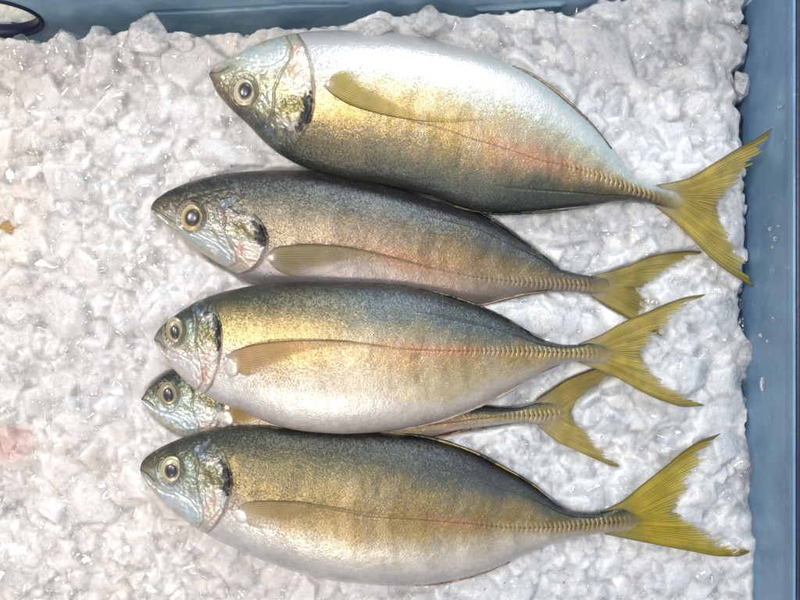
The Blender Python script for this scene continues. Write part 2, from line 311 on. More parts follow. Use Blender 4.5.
# colour of the skin (sRGB), rows from back (-1) to belly (+1), columns along the body
VROW = np.array([-1, -.8, -.55, -.3, -.05, .2, .45, .75, 1.0]); UCOL = np.array([.12, .30, .48, .64, .80, .96])
T = {}
T['f1'] = [[(48,52,44),(52,54,44),(42,50,48),(40,50,50),(58,60,46),(80,78,50)],
 [(88,86,72),(98,94,74),(84,92,82),(66,80,78),(74,80,66),(96,92,62)],
 [(120,112,88),(128,116,84),(120,116,92),(98,106,92),(100,96,74),(120,110,76)],
 [(166,146,110),(186,158,98),(170,146,92),(152,126,102),(128,114,84),(140,126,88)],
 [(206,196,176),(206,178,118),(196,166,104),(180,146,116),(152,134,98),(156,146,110)],
 [(214,212,204),(212,204,176),(208,196,156),(190,184,158),(176,176,150),(170,166,140)],
 [(214,216,212),(214,220,218),(212,216,206),(204,212,204),(190,204,202),(180,186,176)],
 [(212,218,216),(212,222,224),(210,220,222),(204,218,222),(192,212,218),(180,192,190)],
 [(202,206,204),(202,212,214),(200,210,214),(190,204,208),(172,190,194),(150,156,146)]]
T['f2'] = [[(30,34,32),(32,38,36),(40,46,48),(46,54,62),(44,52,60),(60,62,52)],
 [(58,64,62),(72,78,78),(84,92,98),(88,97,106),(82,92,102),(88,88,76)],
 [(86,90,84),(100,104,98),(110,112,108),(112,116,112),(98,104,106),(104,100,84)],
 [(116,112,94),(124,120,102),(132,124,108),(126,118,96),(112,110,96),(124,116,94)],
 [(146,138,120),(150,138,116),(158,138,116),(156,132,98),(142,128,94),(140,128,96)],
 [(172,166,160),(172,156,128),(178,154,128),(178,148,104),(158,140,104),(150,136,104)],
 [(172,172,174),(172,162,152),(172,158,148),(170,150,130),(152,138,118),(146,134,112)],
 [(162,162,168),(158,154,156),(156,148,148),(152,138,130),(142,130,118),(132,122,108)],
 [(140,138,142),(134,130,132),(130,122,122),(128,116,108),(122,112,102),(110,102,86)]]
T['f3'] = [[(44,50,44),(52,56,46),(44,56,60),(42,54,62),(38,46,50),(70,70,48)],
 [(92,94,72),(108,104,76),(88,104,108),(84,95,100),(76,90,96),(96,94,64)],
 [(140,128,84),(160,142,98),(118,122,112),(104,114,112),(96,104,98),(124,116,76)],
 [(190,168,112),(196,168,114),(160,150,124),(142,132,106),(132,122,92),(146,132,86)],
 [(206,184,146),(206,174,116),(198,168,126),(174,140,96),(160,138,94),(160,144,94)],
 [(212,204,196),(210,194,168),(206,190,164),(186,168,126),(172,156,120),(166,152,112)],
 [(212,206,202),(210,202,194),(208,198,182),(192,178,140),(182,170,148),(166,154,128)],
 [(212,206,204),(212,206,202),(210,202,196),(202,192,182),(186,176,168),(164,152,138)],
 [(190,182,178),(192,184,180),(190,180,174),(178,168,162),(168,158,150),(150,140,124)]]
T['f4'] = T['f3']
T['f5'] = [[(44,50,42),(46,50,38),(36,42,40),(44,52,56),(42,48,52),(56,58,36)],
 [(82,86,68),(90,88,62),(78,84,76),(84,95,100),(72,88,98),(78,80,50)],
 [(104,100,70),(122,112,72),(112,110,84),(110,116,112),(104,110,98),(98,94,58)],
 [(132,120,78),(148,130,84),(150,130,84),(142,130,96),(140,128,90),(118,108,66)],
 [(158,146,108),(172,150,100),(166,138,82),(150,128,72),(148,130,80),(130,118,76)],
 [(200,192,176),(196,174,126),(186,160,106),(178,156,106),(172,154,114),(150,138,100)],
 [(212,208,204),(212,206,196),(208,200,182),(202,192,176),(194,184,166),(164,152,124)],
 [(206,204,202),(206,200,192),(204,196,186),(202,194,186),(194,184,176),(168,156,138)],
 [(192,186,182),(192,184,178),(190,182,176),(184,174,168),(176,166,158),(152,142,124)]]

def table_color(tab, u, v):
    t = lin(np.array(tab, float)); t = t * (t.mean(-1, keepdims=True) ** 0.20) * 1.10; fi = np.interp(v, VROW, np.arange(len(VROW))); fj = np.interp(u, UCOL, np.arange(len(UCOL)))
    def s(f):
        i = np.floor(f); return i, f - i
    i, a = s(fi); j, b = s(fj); i = i.astype(int); j = j.astype(int)
    i1 = np.minimum(i + 1, len(VROW) - 1); j1 = np.minimum(j + 1, len(UCOL) - 1); a = a[..., None]; b = b[..., None]
    return (t[i, j] * (1 - a) + t[i1, j] * a) * (1 - b) + (t[i, j1] * (1 - a) + t[i1, j1] * a) * b

def seg_dist(px, py, pts):
    """distance to a polyline and position along it"""
    d = np.full(px.shape, 1e9); pos = np.zeros(px.shape); n = len(pts) - 1
    for i in range(n):
        ax, ay = pts[i]; bx, by = pts[i + 1]; vx, vy = bx - ax, by - ay
        t = np.clip(((px - ax) * vx + (py - ay) * vy) / (vx * vx + vy * vy + 1e-9), 0, 1)
        q = np.hypot(px - ax - t * vx, py - ay - t * vy); k = q < d
        d = np.where(k, q, d); pos = np.where(k, (i + t) / n, pos)
    return d, pos

class Fish: pass
CANON = FISH['f5']['land']
def head_map(land):
    """affine map photo px of this fish -> the head plan (fish at the bottom of the picture)"""
    A = []; B = []
    for k in 'SEOI':
        A.append([*land[k], 1]); B.append(CANON[k])
    M, *_ = np.linalg.lstsq(np.array(A, float), np.array(B, float), rcond=None)
    return lambda x, y: (x * M[0, 0] + y * M[1, 0] + M[2, 0], x * M[0, 1] + y * M[1, 1] + M[2, 1])

# gill cover rim and other head lines on the head plan
GILL = [(212,440),(221,452),(228,466),(231,482),(229,497),(223,514),(214,528),(204,535)]
PREOP = [(196,452),(199,466),(196,482),(199,497),(203,510),(203,522),(196,529)]
JAW = [(142,472),(152,484),(163,492),(176,496)]
MAXB = [(176,492),(190,500),(199,512),(199,524)]

def prepare(key):
    f = FISH[key]; o = Fish(); o.key = key; o.f = f
    tip = np.array(f['tip'], float); end = np.array(f['end'], float)
    ax = end - tip; o.L = np.hypot(*ax); ax /= o.L; nr = np.array([-ax[1], ax[0]])   # nr: towards +y of the photo (down)
    o.tip, o.ax, o.nr = tip, ax, nr
    def q(s): return np.arccos(np.clip(1 - 2 * s / o.L, -1, 1)) / math.pi
    o.q = q
    def prof(pts):
        p = np.array([f['tip']] + pts + [f['end']], float) - tip
        s = p @ ax; t = p @ nr; k = np.argsort(s); s, t = s[k], t[k]
        s[0] = 0; s[-1] = o.L; qq = q(s); qq = qq + np.arange(len(qq)) * 1e-6
        return qq, t
    o.up = prof(f['up']); o.lo = prof(f['lo'])
    def halfw(s):
        u = s / o.L
        # body half thickness along the length, px at unit 1
        return f['hw'] * pchip([0, .02, .06, .14, .26, .42, .58, .74, .86, .92, .96, 1.0], [0.0, .20, .42, .70, .93, 1.0, .86, .56, .34, .22, .09, 0.0], u)
    o.halfw = halfw
    def loc(px, py):
        d = np.stack([px - tip[0], py - tip[1]], -1); s = d @ ax; t = d @ nr
        sc = np.clip(s, 0, o.L); a = pchip(*o.up, q(sc)); b = pchip(*o.lo, q(sc))
        c = (a + b) / 2; h = np.maximum((b - a) / 2, 1e-3); return s, (t - c) / h, h
    o.loc = loc
    o.zc = f['zc']
    def surf(px, py):
        s, v, h = loc(px, py)
        return o.zc + halfw(np.clip(s, 0, o.L)) * np.clip(1 - np.abs(v) ** 1.9, 0, 1) ** 0.60
    o.surf = surf
    # px on the picture -> xy on the silhouette plane is a plain scale about the centre
    o.hm = head_map(f['land'])
    o.outline = np.array(f['up'] + [f['end']] + f['lo'][::-1] + [f['tip']], float)
    return o
FO = {k: prepare(k) for k in FISH}

def paint_head(o, X, Y, c, z, sa, rough_seed):
    """skin colours, relief and scale cover of the head; X, Y photo px"""
    hx, hy = o.hm(X, Y)
    dg, pg = seg_dist(hx, hy, GILL)
    gx = np.interp(hy, [p[1] for p in GILL], [p[0] for p in GILL])
    inhead = smooth(3, -3, hx - gx)
    n1 = fbm(hx / 9, hy / 9, 4, rough_seed); n2 = fbm(hx / 3.0, hy / 3.0, 4, rough_seed + 5); n3 = fbm(hx / 24, hy / 24, 3, rough_seed + 9)
    top_dark = o.key != 'f1'
    # ground colours of the head by depth below the crown
    s, v, h = o.loc(X, Y); v = v * o.f['side']
    if o.key == 'f1':
        cols = [(60,60,50),(92,96,84),(128,124,98),(150,148,124),(172,170,150),(190,192,174),(196,196,180),(196,196,184)]
    elif o.key == 'f2':
        cols = [(34,38,34),(52,56,52),(84,82,68),(128,120,104),(150,144,132),(176,178,176),(186,184,180),(168,164,146)]
    elif o.key == 'f3':
        cols = [(52,60,52),(78,88,76),(104,112,94),(140,136,118),(176,168,160),(204,194,190),(210,202,198),(196,184,176)]
    elif o.key == 'f4':
        cols = [(44,54,48),(74,92,80),(110,124,104),(146,150,134),(176,188,184),(184,196,200),(196,194,190),(170,168,140)]
    else:
        cols = [(46,50,42),(72,78,66),(98,104,86),(128,132,110),(164,170,164),(186,192,192),(196,194,188),(178,172,160)]
    cols = lin(np.array(cols)); vi = np.clip((v + (n1 - .5) * 0.5 + 1) / 2, 0, 1) * 7; i = np.clip(np.floor(vi).astype(int), 0, 6); a = (vi - i)[..., None]
    hc = cols[i] * (1 - a) + cols[i + 1] * a
    hc = hc * (0.72 + 0.56 * n2)[..., None]
    def brush(hc, col, pts, wid, soft, amt, rag=0.0):
        d, p = seg_dist(hx, hy, pts); d = d + (n1 - .5) * rag
        m = smooth(wid + soft, wid - soft, d) * amt; return hc * (1 - m[..., None]) + lin(np.array(col)) * m[..., None]
    # snout brown, upper lip, lower jaw
    sn = (118, 104, 82) if o.key in ('f3', 'f1') else (92, 84, 66)
    hc = brush(hc, sn, [(141,468),(150,462),(160,456)], 7, 5, .75, 6)
    hc = brush(hc, (150, 150, 128), [(147,471),(152,476),(158,482)], 3.5, 2.5, .8, 3)
    hc = brush(hc, (44, 40, 34), [(140,469),(148,473.5),(155,481)], .7, .8, .7)
    hc = brush(hc, (188, 178, 150), [(150,489),(165,503),(185,519)], 2.0, 2, .55, 3)
    # pale iridescent cheek and upper jaw plate
    ck = {'f1': (196, 214, 212), 'f2': (176, 186, 190), 'f3': (208, 200, 200), 'f4': (174, 192, 200), 'f5': (186, 202, 208)}[o.key]
    hc = brush(hc, ck, [(172,496),(183,502),(193,512)], 8.5, 4, .85, 6)
    hc = brush(hc, (226, 230, 228), [(176,497),(185,505),(188,511)], 1.5, 1.6, .7, 4)
    hc = brush(hc, (200, 190, 180), [(166,491),(176,493),(190,499),(199,511)], .8, 1.0, .6)
    # green-gold behind the eye, dark nuchal mark
    hc = brush(hc, (132, 138, 84), [(186,484),(196,488),(206,484)], 5, 4, .42, 8)
    hc = brush(hc, (150, 176, 176), [(189,462),(192,474),(191,484)], 2.0, 2.5, .45, 6)
    hc = brush(hc, (52, 60, 64), [(188,449),(203,450),(214,458)], 3, 3, .6, 9)
    hc = brush(hc, (142, 160, 178), [(206,444),(199,449),(204,456)], 2.0, 3.2, .5, 16)
    hc = brush(hc, (104, 96, 44), [(209,474),(216,480),(221,484)], 5, 3, .8, 5)
    hc = brush(hc, (200, 188, 180), [(208,463),(216,462),(222,466)], 2.5, 2.5, .7, 5)
    # gill plate: pinkish silver with a flesh streak
    hc = brush(hc, (204, 190, 176), [(214,495),(216,508),(212,522)], 7, 4, .75, 6)
    pk = {'f1': (196, 158, 136), 'f2': (202, 148, 134), 'f3': (196, 132, 126), 'f4': (178, 130, 116), 'f5': (206, 164, 140)}[o.key]
    hc = brush(hc, pk, [(207,492),(209,504),(206,518)], 2.6, 3.2, .6, 10)
    hc = brush(hc, (110, 88, 74), PREOP, .7, 1.0, .55, 2)
    # dark socket around the eye
    ex, ey, rx, ry = o.f['eye'][:4]
    er = np.hypot((X - ex) / rx, (Y - ey) / ry)
    m = smooth(1.42, 1.15, er) * .55; hc = hc * (1 - m[..., None]) + lin(np.array((84, 82, 62))) * m[..., None]
    # small broken skin flecks
    fl = smooth(.76, .92, vn(hx / 1.7, hy / 1.7, rough_seed + 31)) * smooth(.45, .6, n1); hc = hc * (1 - .25 * fl[..., None]) + lin(np.array((216, 214, 200))) * .25 * fl[..., None]
    c = c * (1 - inhead[..., None]) + hc * inhead[..., None]
    # black blotch at the top of the gill opening, and the shadowed slit below it (a real groove too)
    d, p = seg_dist(hx, hy, [(222,463),(227,474),(226,486),(226,495)])
    wd = 4.4 * np.sin(np.clip(p, 0, 1) * 2.6 + .35); m = smooth(2.2, -1.2, d + (n2 - .5) * 8 - wd) * (0.55 if o.key == 'f4' else .96)
    c = c * (1 - m[..., None]) + lin(np.array((16, 18, 26))) * m[..., None]
    m = smooth(1.5, .3, np.abs(dg + (n1 - .5) * 2)) * smooth(.30, .5, pg) * .65
    c = c * (1 - m[..., None]) + lin(np.array((120, 70, 62))) * m[..., None]
    # relief
    P = S
    z = z + P * (1.5 * inhead * smooth(0, 10, dg)                # plate standing proud behind the slit
                 - 1.8 * smooth(2.2, 0, dg) * smooth(.1, .3, pg)
                 - 0.9 * smooth(1.8, 0, seg_dist(hx, hy, PREOP)[0])
                 - 0.8 * smooth(1.6, 0, seg_dist(hx, hy, JAW)[0])
                 - 0.7 * smooth(1.5, 0, seg_dist(hx, hy, MAXB)[0])
                 - 2.0 * smooth(1.4, .6, er) + 0.8 * smooth(1.6, 1.42, er) * smooth(1.25, 1.4, er)
                 + (n1 - .5) * 2.2 * inhead + (n2 - .5) * 1.3 * inhead)
    # eye-side nostril
    sa = sa * (1 - inhead)
    return c, z, sa

def build_fish(key, origin, root):
    o = FO[key]; f = o.f; seed = int(key[1]) * 101
    nt_ = 720; t = np.linspace(0, 1, nt_); s = o.L * (0.78 * t + 0.22 * (1 - np.cos(math.pi * t)) / 2)
    a = pchip(*o.up, o.q(s)); b = pchip(*o.lo, o.q(s)); cc = (a + b) / 2; hh = (b - a) / 2
    nv = 230; tv = np.linspace(-1, 1, nv)
    v = np.sign(tv) * (1 - (1 - np.abs(tv)) ** 1.35) * .35 + tv * .65; v[0], v[-1] = -1, 1
    vb = np.cos(np.linspace(0, math.pi, 26))[1:-1]          # underside, from +1 back to -1
    V_ = np.r_[v, vb]; side = np.r_[np.ones(nv), -np.ones(len(vb))]
    Sg, Vg = np.meshgrid(s, V_, indexing='ij'); SD = np.broadcast_to(side, Sg.shape)
    C = cc[:, None]; Hh = hh[:, None]
    T_ = C + Vg * Hh
    X = o.tip[0] + Sg * o.ax[0] + T_ * o.nr[0]; Y = o.tip[1] + Sg * o.ax[1] + T_ * o.nr[1]
    f0 = np.clip(1 - np.abs(Vg) ** 1.9, 0, 1) ** 0.60
    z = o.halfw(Sg) * f0
    top = SD > 0
    # gentle muscle and belly undulation
    z = z * (1 + 0.05 * (fbm(Sg / 60, Vg * 1.6, 3, seed) - .5) * f0)
    # ---- colour
    u = Sg / o.L; vs_ = Vg * f['side']
    wob = (fbm(Sg / 38, Vg * 3.0, 3, seed + 3) - .5) * .38
    c = table_color(T[key], u, np.clip(vs_ + wob * (1 - np.abs(vs_) ** 4), -1, 1))
    px_, py_ = X, Y                      # photo px on the silhouette plane
    wx, wy = PX(X, Y, o.zc); pX, pY = TOPX(wx, wy, o.zc + z)
    bars = fbm((Sg - 14 * np.abs(Vg)) / 11, Vg * 1.0, 2, seed + 7) - .5
    grain = fbm(Sg / 3.2, T_ / 3.2, 3, seed + 8) - .5; mott = fbm(Sg / 18, T_ / 14, 4, seed + 9) - .5
    c = c * np.clip(1 + bars * .60 * smooth(.95, .3, np.abs(vs_)) + grain * .30 + mott * .34, .3, 2)[..., None]
    b2 = smooth(.42, .68, fbm((Sg - 20 * np.abs(Vg)) / 7.5, Vg * .7, 2, seed + 17)) * smooth(.62, .25, np.abs(vs_ - .08)) * smooth(.28, .42, u) * smooth(.92, .8, u)
    ba = {'f1': .30, 'f3': .24}.get(key, .13); c = c * (1 - ba * b2[..., None]) + lin(np.array((214, 206, 186))) * ba * .9 * b2[..., None]
    # golden flush and blood-pink flush
    g = smooth(.55, .75, fbm(Sg / 22, T_ / 20, 3, seed + 12)) * smooth(.75, .35, np.abs(vs_ - .0)) * smooth(.1, .2, u)
    c = c * (1 - .18 * g[..., None]) + lin(np.array((190, 156, 84))) * .18 * g[..., None]
    lat = np.array(f['lat'], float); yl = pchip(lat[:, 0], lat[:, 1], pX); dl = pY - yl
    pk_at = {'f1': (535, 158, 40, 9), 'f2': (405, 262, 38, 9), 'f3': (430, 345, 50, 6), 'f4': (440, 424, 20, 5), 'f5': (455, 528, 26, 6)}[key]
    m = np.exp(-((pX - pk_at[0]) / pk_at[2]) ** 2 - ((pY - yl) / pk_at[3]) ** 2) * .55
    c = c * (1 - m[..., None]) + lin(np.array((196, 134, 100))) * m[..., None]
    # thick dark back edge with blue sheen
    # lateral line: fine line in front, herringbone scutes behind
    Lx = lat[:, 0]; rr = smooth(Lx[0] + (Lx[-1] - Lx[0]) * .40, Lx[0] + (Lx[-1] - Lx[0]) * .85, pX); fade = smooth(Lx[-1] + 4, Lx[-1] - 22, pX)
    on = smooth(Lx[0], Lx[0] + 20, pX) * fade
    period = 4.7
    ph = (pX + 0.30 * np.abs(dl) + 1.2 * (vn(pX / 9, pX * 0, seed) - .5)) / period; saw = ph - np.floor(ph)
    wid = 1.0 + 4.0 * rr
    band = smooth(wid + 2.2, wid - 1.8, np.abs(dl)) * on
    line = smooth(1.3, .2, np.abs(dl)) * on
    dk = band * rr * smooth(.55, .95, saw)
    c = c * (1 - .66 * dk - .45 * line * (1 - .4 * rr))[..., None]
    lt = band * rr * smooth(.55, .2, saw); c = c * (1 - .30 * lt[..., None]) + lin(np.array((222, 196, 140))) * .30 * lt[..., None]
    sa = smooth(1.0, .92, np.abs(Vg)) * (1 - .85 * smooth(.30, .62, vs_)) * smooth(.985, .9, u)
    sa = sa * (1 - band * rr * .8)
    z = z + S * f0 * (band * rr * (.6 * (1 - saw) - .1) - .5 * line * (1 - rr))
    z = z + S * f0 * (.5 * (fbm(Sg / 5, T_ / 5, 3, seed + 14) - .5))
    c, z, sa = paint_head(o, pX, pY, c, z, sa, seed)
    # crease where the flank meets the back, rear half
    cr = smooth(.035, .0, np.abs(vs_ + .66 + .12 * (u - .7))) * smooth(.55, .65, u) * smooth(.95, .85, u)
    z = z - S * 1.0 * cr; 
    # water film flecks on the rear back
    edge = smooth(-.86, -.97, vs_) * smooth(.2, .3, u); c = c * (1 - .35 * edge[..., None])
    # fleshy tail root, pale pink
    m = smooth(.93, .985, u + .03 * (fbm(Sg / 6, T_ / 6, 3, seed + 21) - .5)) * .5; c = c * (1 - m[..., None]) + lin(np.array((150, 138, 100))) * m[..., None]
    dk_ = {'f1': 1.0, 'f2': .72, 'f3': .94, 'f4': .90, 'f5': .78}[key]; c = c * (dk_ + (1 - dk_) * .8 * smooth(.05, .6, vs_))[..., None]; c = c * (1 - (.42 if key != 'f1' else .12) * smooth(-.45, -1, vs_))[..., None]; c = np.clip(c * .97, 0.004, .62)
    zz = np.where(top, o.zc + z * 1.0, o.zc - np.abs(o.halfw(Sg)) * f0 * .80)
    Vt = np.stack([wx, wy, zz], -1)
    F = grid_faces(nt_, len(V_), wrap=True, flip=True)
    uv = np.stack([Sg, T_], -1)
    body = mesh_obj('body', Vt, F, M_FISH, root, c, uv, origin, dict(scale_amt=np.clip(sa, 0, 1)))
    build_eye(o, origin, root); build_tail(o, origin, root, seed); build_pec(o, origin, root, seed); 
    return body

def build_eye(o, origin, root):
    ex, ey, rx, ry, pr, pq, ang = o.f['eye']; rx *= 1.1; ry *= 1.1; pr *= 1.0; pq *= 1.0
    IRIS = {'f1': ((196,190,168),(150,146,120)), 'f2': ((204,182,134),(150,128,86)), 'f3': ((160,150,126),(122,110,88)), 'f4': ((156,150,122),(112,106,82)), 'f5': ((182,178,150),(136,132,104))}[o.key]
    z0 = float(o.surf(np.array(ex), np.array(ey))) - S * 1.5
    x0, y0 = PX(ex, ey, z0 + S * 4); ca, sa = math.cos(R(ang)), math.sin(R(ang))
    def dome(RX, RY, hz, zb, colf, nr=26, na=64, name='eye', par=root):
        rr = np.linspace(0, 1, nr); th = np.linspace(0, 2 * math.pi, na, endpoint=False)
        Rg, Tg = np.meshgrid(rr, th, indexing='ij')
        ax_ = RX * np.cos(Tg) * Rg; ay_ = RY * np.sin(Tg) * Rg
        gx = ax_ * ca - ay_ * sa; gy = ax_ * sa + ay_ * ca
        zt = zb + hz * (np.sqrt(np.clip(1 - Rg ** 2.2, 0, 1)))
        V = np.stack([x0 + gx * S, y0 + gy * S, zt], -1); c = colf(Rg, Tg)
        Vb = V.copy()[1:][::-1]; Vb[..., 2] = zb - hz * .4 * np.sqrt(np.clip(1 - rr[1:][::-1][:, None] ** 2, 0, 1)); 
        VV = np.concatenate([V, Vb]); CC = np.concatenate([c, c[1:][::-1]])
        return mesh_obj(name, VV, grid_faces(len(VV), na, wrap=True), M_EYE, par, CC, None, origin)
    n = lambda Rg, Tg: 0.85 + .3 * fbm(np.cos(Tg) * 3 * Rg + 9, np.sin(Tg) * 3 * Rg + 9, 3, int(o.key[1]))
    def ec(Rg, Tg):
        q = pr / rx
        a, b = lin(np.array(IRIS[0])), lin(np.array(IRIS[1])); dk = lin(np.array((70, 64, 44)))
        w1 = smooth(q + .06, q + .20, Rg)[..., None]; c = lin(np.array((96, 84, 56))) * (1 - w1) + a * w1
        w2 = smooth(.66, .80, Rg)[..., None]; c = c * (1 - w2) + b * w2
        w3 = smooth(.80, .86, Rg)[..., None]; c = c * (1 - w3) + a * 1.05 * w3
        w4 = smooth(.91, .99, Rg)[..., None]; c = c * (1 - w4) + dk * w4
        return c * n(Rg, Tg)[..., None]
    e = dome(rx, ry, S * 5.0, z0, ec)
    dome(pr, pq, S * 1.6, z0 + S * 4.2, lambda Rg, Tg: lin(np.array((40, 43, 52))) * (0.9 + .7 * smooth(.5, 1, Rg))[..., None] * n(Rg, Tg)[..., None], 14, 48, 'pupil', e)

def build_tail(o, origin, root, seed):
    f = o.f; U, Lw = f['tailU'], f['tailL']; base = np.array(U['base'], float)
    fork = np.array(U['trail'][-1], float)
    NR, NA, NT = 20, 9, 70
    rows = []; cols = []; opa = []; zz = []
    rng = np.random.default_rng(seed)
    for part, sgn in ((U, 1), (Lw, -1)):
        Lc = along(part['lead'], NT); Mc = along([tuple(base), tuple((base * .5 + fork * .5)), tuple(fork)], NT)
        ns = NR * NA + 1; ss = np.linspace(0, 1, ns); Tc = along(part['trail'], ns); B0, B1 = Lc[0], Mc[0]
        rl = rng.uniform(0, 1, NR + 1)
        s = ss[:, None]; t = np.linspace(0, 1, NT)[None, :]
        fr = ss * NR - np.floor(np.minimum(ss * NR, NR - 1e-6)); ri = np.minimum((ss * NR).astype(int), NR - 1)
        # ragged hem: every ray ends in its own point, a little longer or shorter
        cut = np.where(np.arange(ns) > 2, (0.02 + .12 * rl[ri] ** 2) * smooth(0, .15, ss) + (.03 + .10 * rl[(ri * 7) % NR]) * np.abs(fr - .2 - .6 * rl[(ri * 3) % NR]) * smooth(0, .2, ss), 0) + .07 * (fbm(ss * 22, ss * 0, 4, seed) - .3) * smooth(0, .1, ss)
        big = rng.uniform(.25, .85, 1)
        for q_ in big: cut += 0.12 * np.exp(-((ss - q_) / .012) ** 2)
        tt = t * (1 + .03 - np.clip(cut, 0, .45))[:, None]
        ti = np.clip(tt, 0, 1) * (NT - 1)
        def ev(Cv, q): i = np.clip(np.floor(q).astype(int), 0, NT - 2); a = (q - i)[..., None]; return Cv[i] * (1 - a) + Cv[i + 1] * a
        ti = tt * (NT - 1)
        P = (1 - s)[..., None] * ev(Lc, ti) + s[..., None] * ev(Mc, ti) \
            + (1 - tt)[..., None] * (B0 * (1 - s)[..., None] + B1 * s[..., None]) + tt[..., None] * Tc[:, None, :] \
            - ((1 - s) * (1 - tt))[..., None] * B0 - (s * (1 - tt))[..., None] * B1 - ((1 - s) * tt)[..., None] * Lc[-1] - (s * tt)[..., None] * Mc[-1]
        ray = np.abs(np.sin(ss * NR * math.pi))[:, None]; ray2 = np.abs(np.sin(ss * NR * math.pi * 2))[:, None] * smooth(.45, .6, tt)
        lum = 0.84 + .26 * ray * (1 - .5 * ray2) + .42 * (vn(ss[:, None] * 47 + 0 * t, tt * 3, seed + 4) - .5)
        n = fbm(P[..., 0] / 9, P[..., 1] / 9, 3, seed + 6)
        ye = {'f1': (206,192,112), 'f2': (198,186,122), 'f3': (206,192,112), 'f4': (204,190,124), 'f5': (206,190,80)}[o.key]
        rt = {'f1': (182,172,142), 'f2': (170,164,136), 'f3': (178,170,136), 'f4': (182,170,134), 'f5': (146,140,104)}[o.key]
        c = lin(np.array(ye)) * np.ones(tt.shape + (1,))
        w_ = smooth(.34, .0, tt)[..., None] * .9; c = c * (1 - w_) + lin(np.array(rt)) * w_
        tipd = smooth(.55, 1.0, tt)[..., None] * smooth(.35, 0, s)[..., None] * .6; c = c * (1 - tipd) + lin(np.array((150, 136, 28))) * tipd
        wl = (smooth(.09, .0, s) * (.75 if sgn > 0 else .5))[..., None]; c = c * (1 - wl) + lin(np.array((74, 70, 42))) * wl
        fk = (smooth(.25, .0, 1 - s) * smooth(.72, .98, tt) * .6)[..., None]; c = c * (1 - fk) + lin(np.array((112, 96, 18))) * fk
        pale = (smooth(.80, 1.0, tt) * smooth(.15, .5, s) * smooth(1., .75, s) * .38)[..., None]; c = c * (1 - pale) + lin(np.array((196, 190, 150))) * pale
        c = c * (1.0 * lum * (.8 + .4 * n))[..., None]
        op = .80 - .42 * smooth(.62, 1.0, tt) * smooth(.08, .3, s) * (1 - .35 * ray)
        op = op * (1 - .10 * ray)
        z = o.zc + S * (1.3 * ray * smooth(0, .3, tt) * .8 + 6 * (fbm(P[..., 0] / 30, P[..., 1] / 30, 2, seed + 2) - .5) * smooth(.1, .5, tt)) - S * 4.0 * smooth(.3, 1, tt) * (1 if o.key != 'f3' else .2)
        if o.key == 'f2': z = z - S * 4 * smooth(.2, .8, tt) * (1 if sgn < 0 else 0)
        P_, c_, z_, op_ = (P, c, z, op) if sgn > 0 else (P[::-1][1:], c[::-1][1:], z[::-1][1:], op[::-1][1:])
        rows.append(P_); cols.append(c_); opa.append(op_); zz.append(z_)
    P = np.concatenate(rows); c = np.concatenate(cols); op = np.concatenate(opa); z = np.concatenate(zz)
    if o.key == 'f1': z = z + .019 * smooth(698, 768, P[..., 0]) * smooth(235, 180, P[..., 1])
    wx, wy = PX(P[..., 0], P[..., 1], z)
    thick = S * (1.2 * (1 - smooth(0, .35, np.linspace(0, 1, NT)))[None, :] + .35)
    top = np.stack([wx, wy, z + thick * .5], -1); bot = np.stack([wx, wy, z - thick * .5], -1)
    nr, nc = top.shape[:2]
    F1 = grid_faces(nr, nc); F2 = grid_faces(nr, nc, off=nr * nc, flip=True)
    ring = np.r_[np.arange(nc), np.arange(1, nr) * nc + nc - 1, (nr - 1) * nc + np.arange(nc - 2, -1, -1), np.arange(nr - 2, 0, -1) * nc]
    r2 = np.roll(ring, -1); F3 = np.stack([ring, ring + nr * nc, r2 + nr * nc, r2], -1)
    mesh_obj('tail_fin', np.concatenate([top.reshape(-1, 3), bot.reshape(-1, 3)]), np.concatenate([F1, F2, F3]), M_TAIL, root,
             np.concatenate([c.reshape(-1, 3)] * 2), None, origin, dict(opacity=np.r_[op.ravel(), np.ones(op.size) * op.ravel()]))

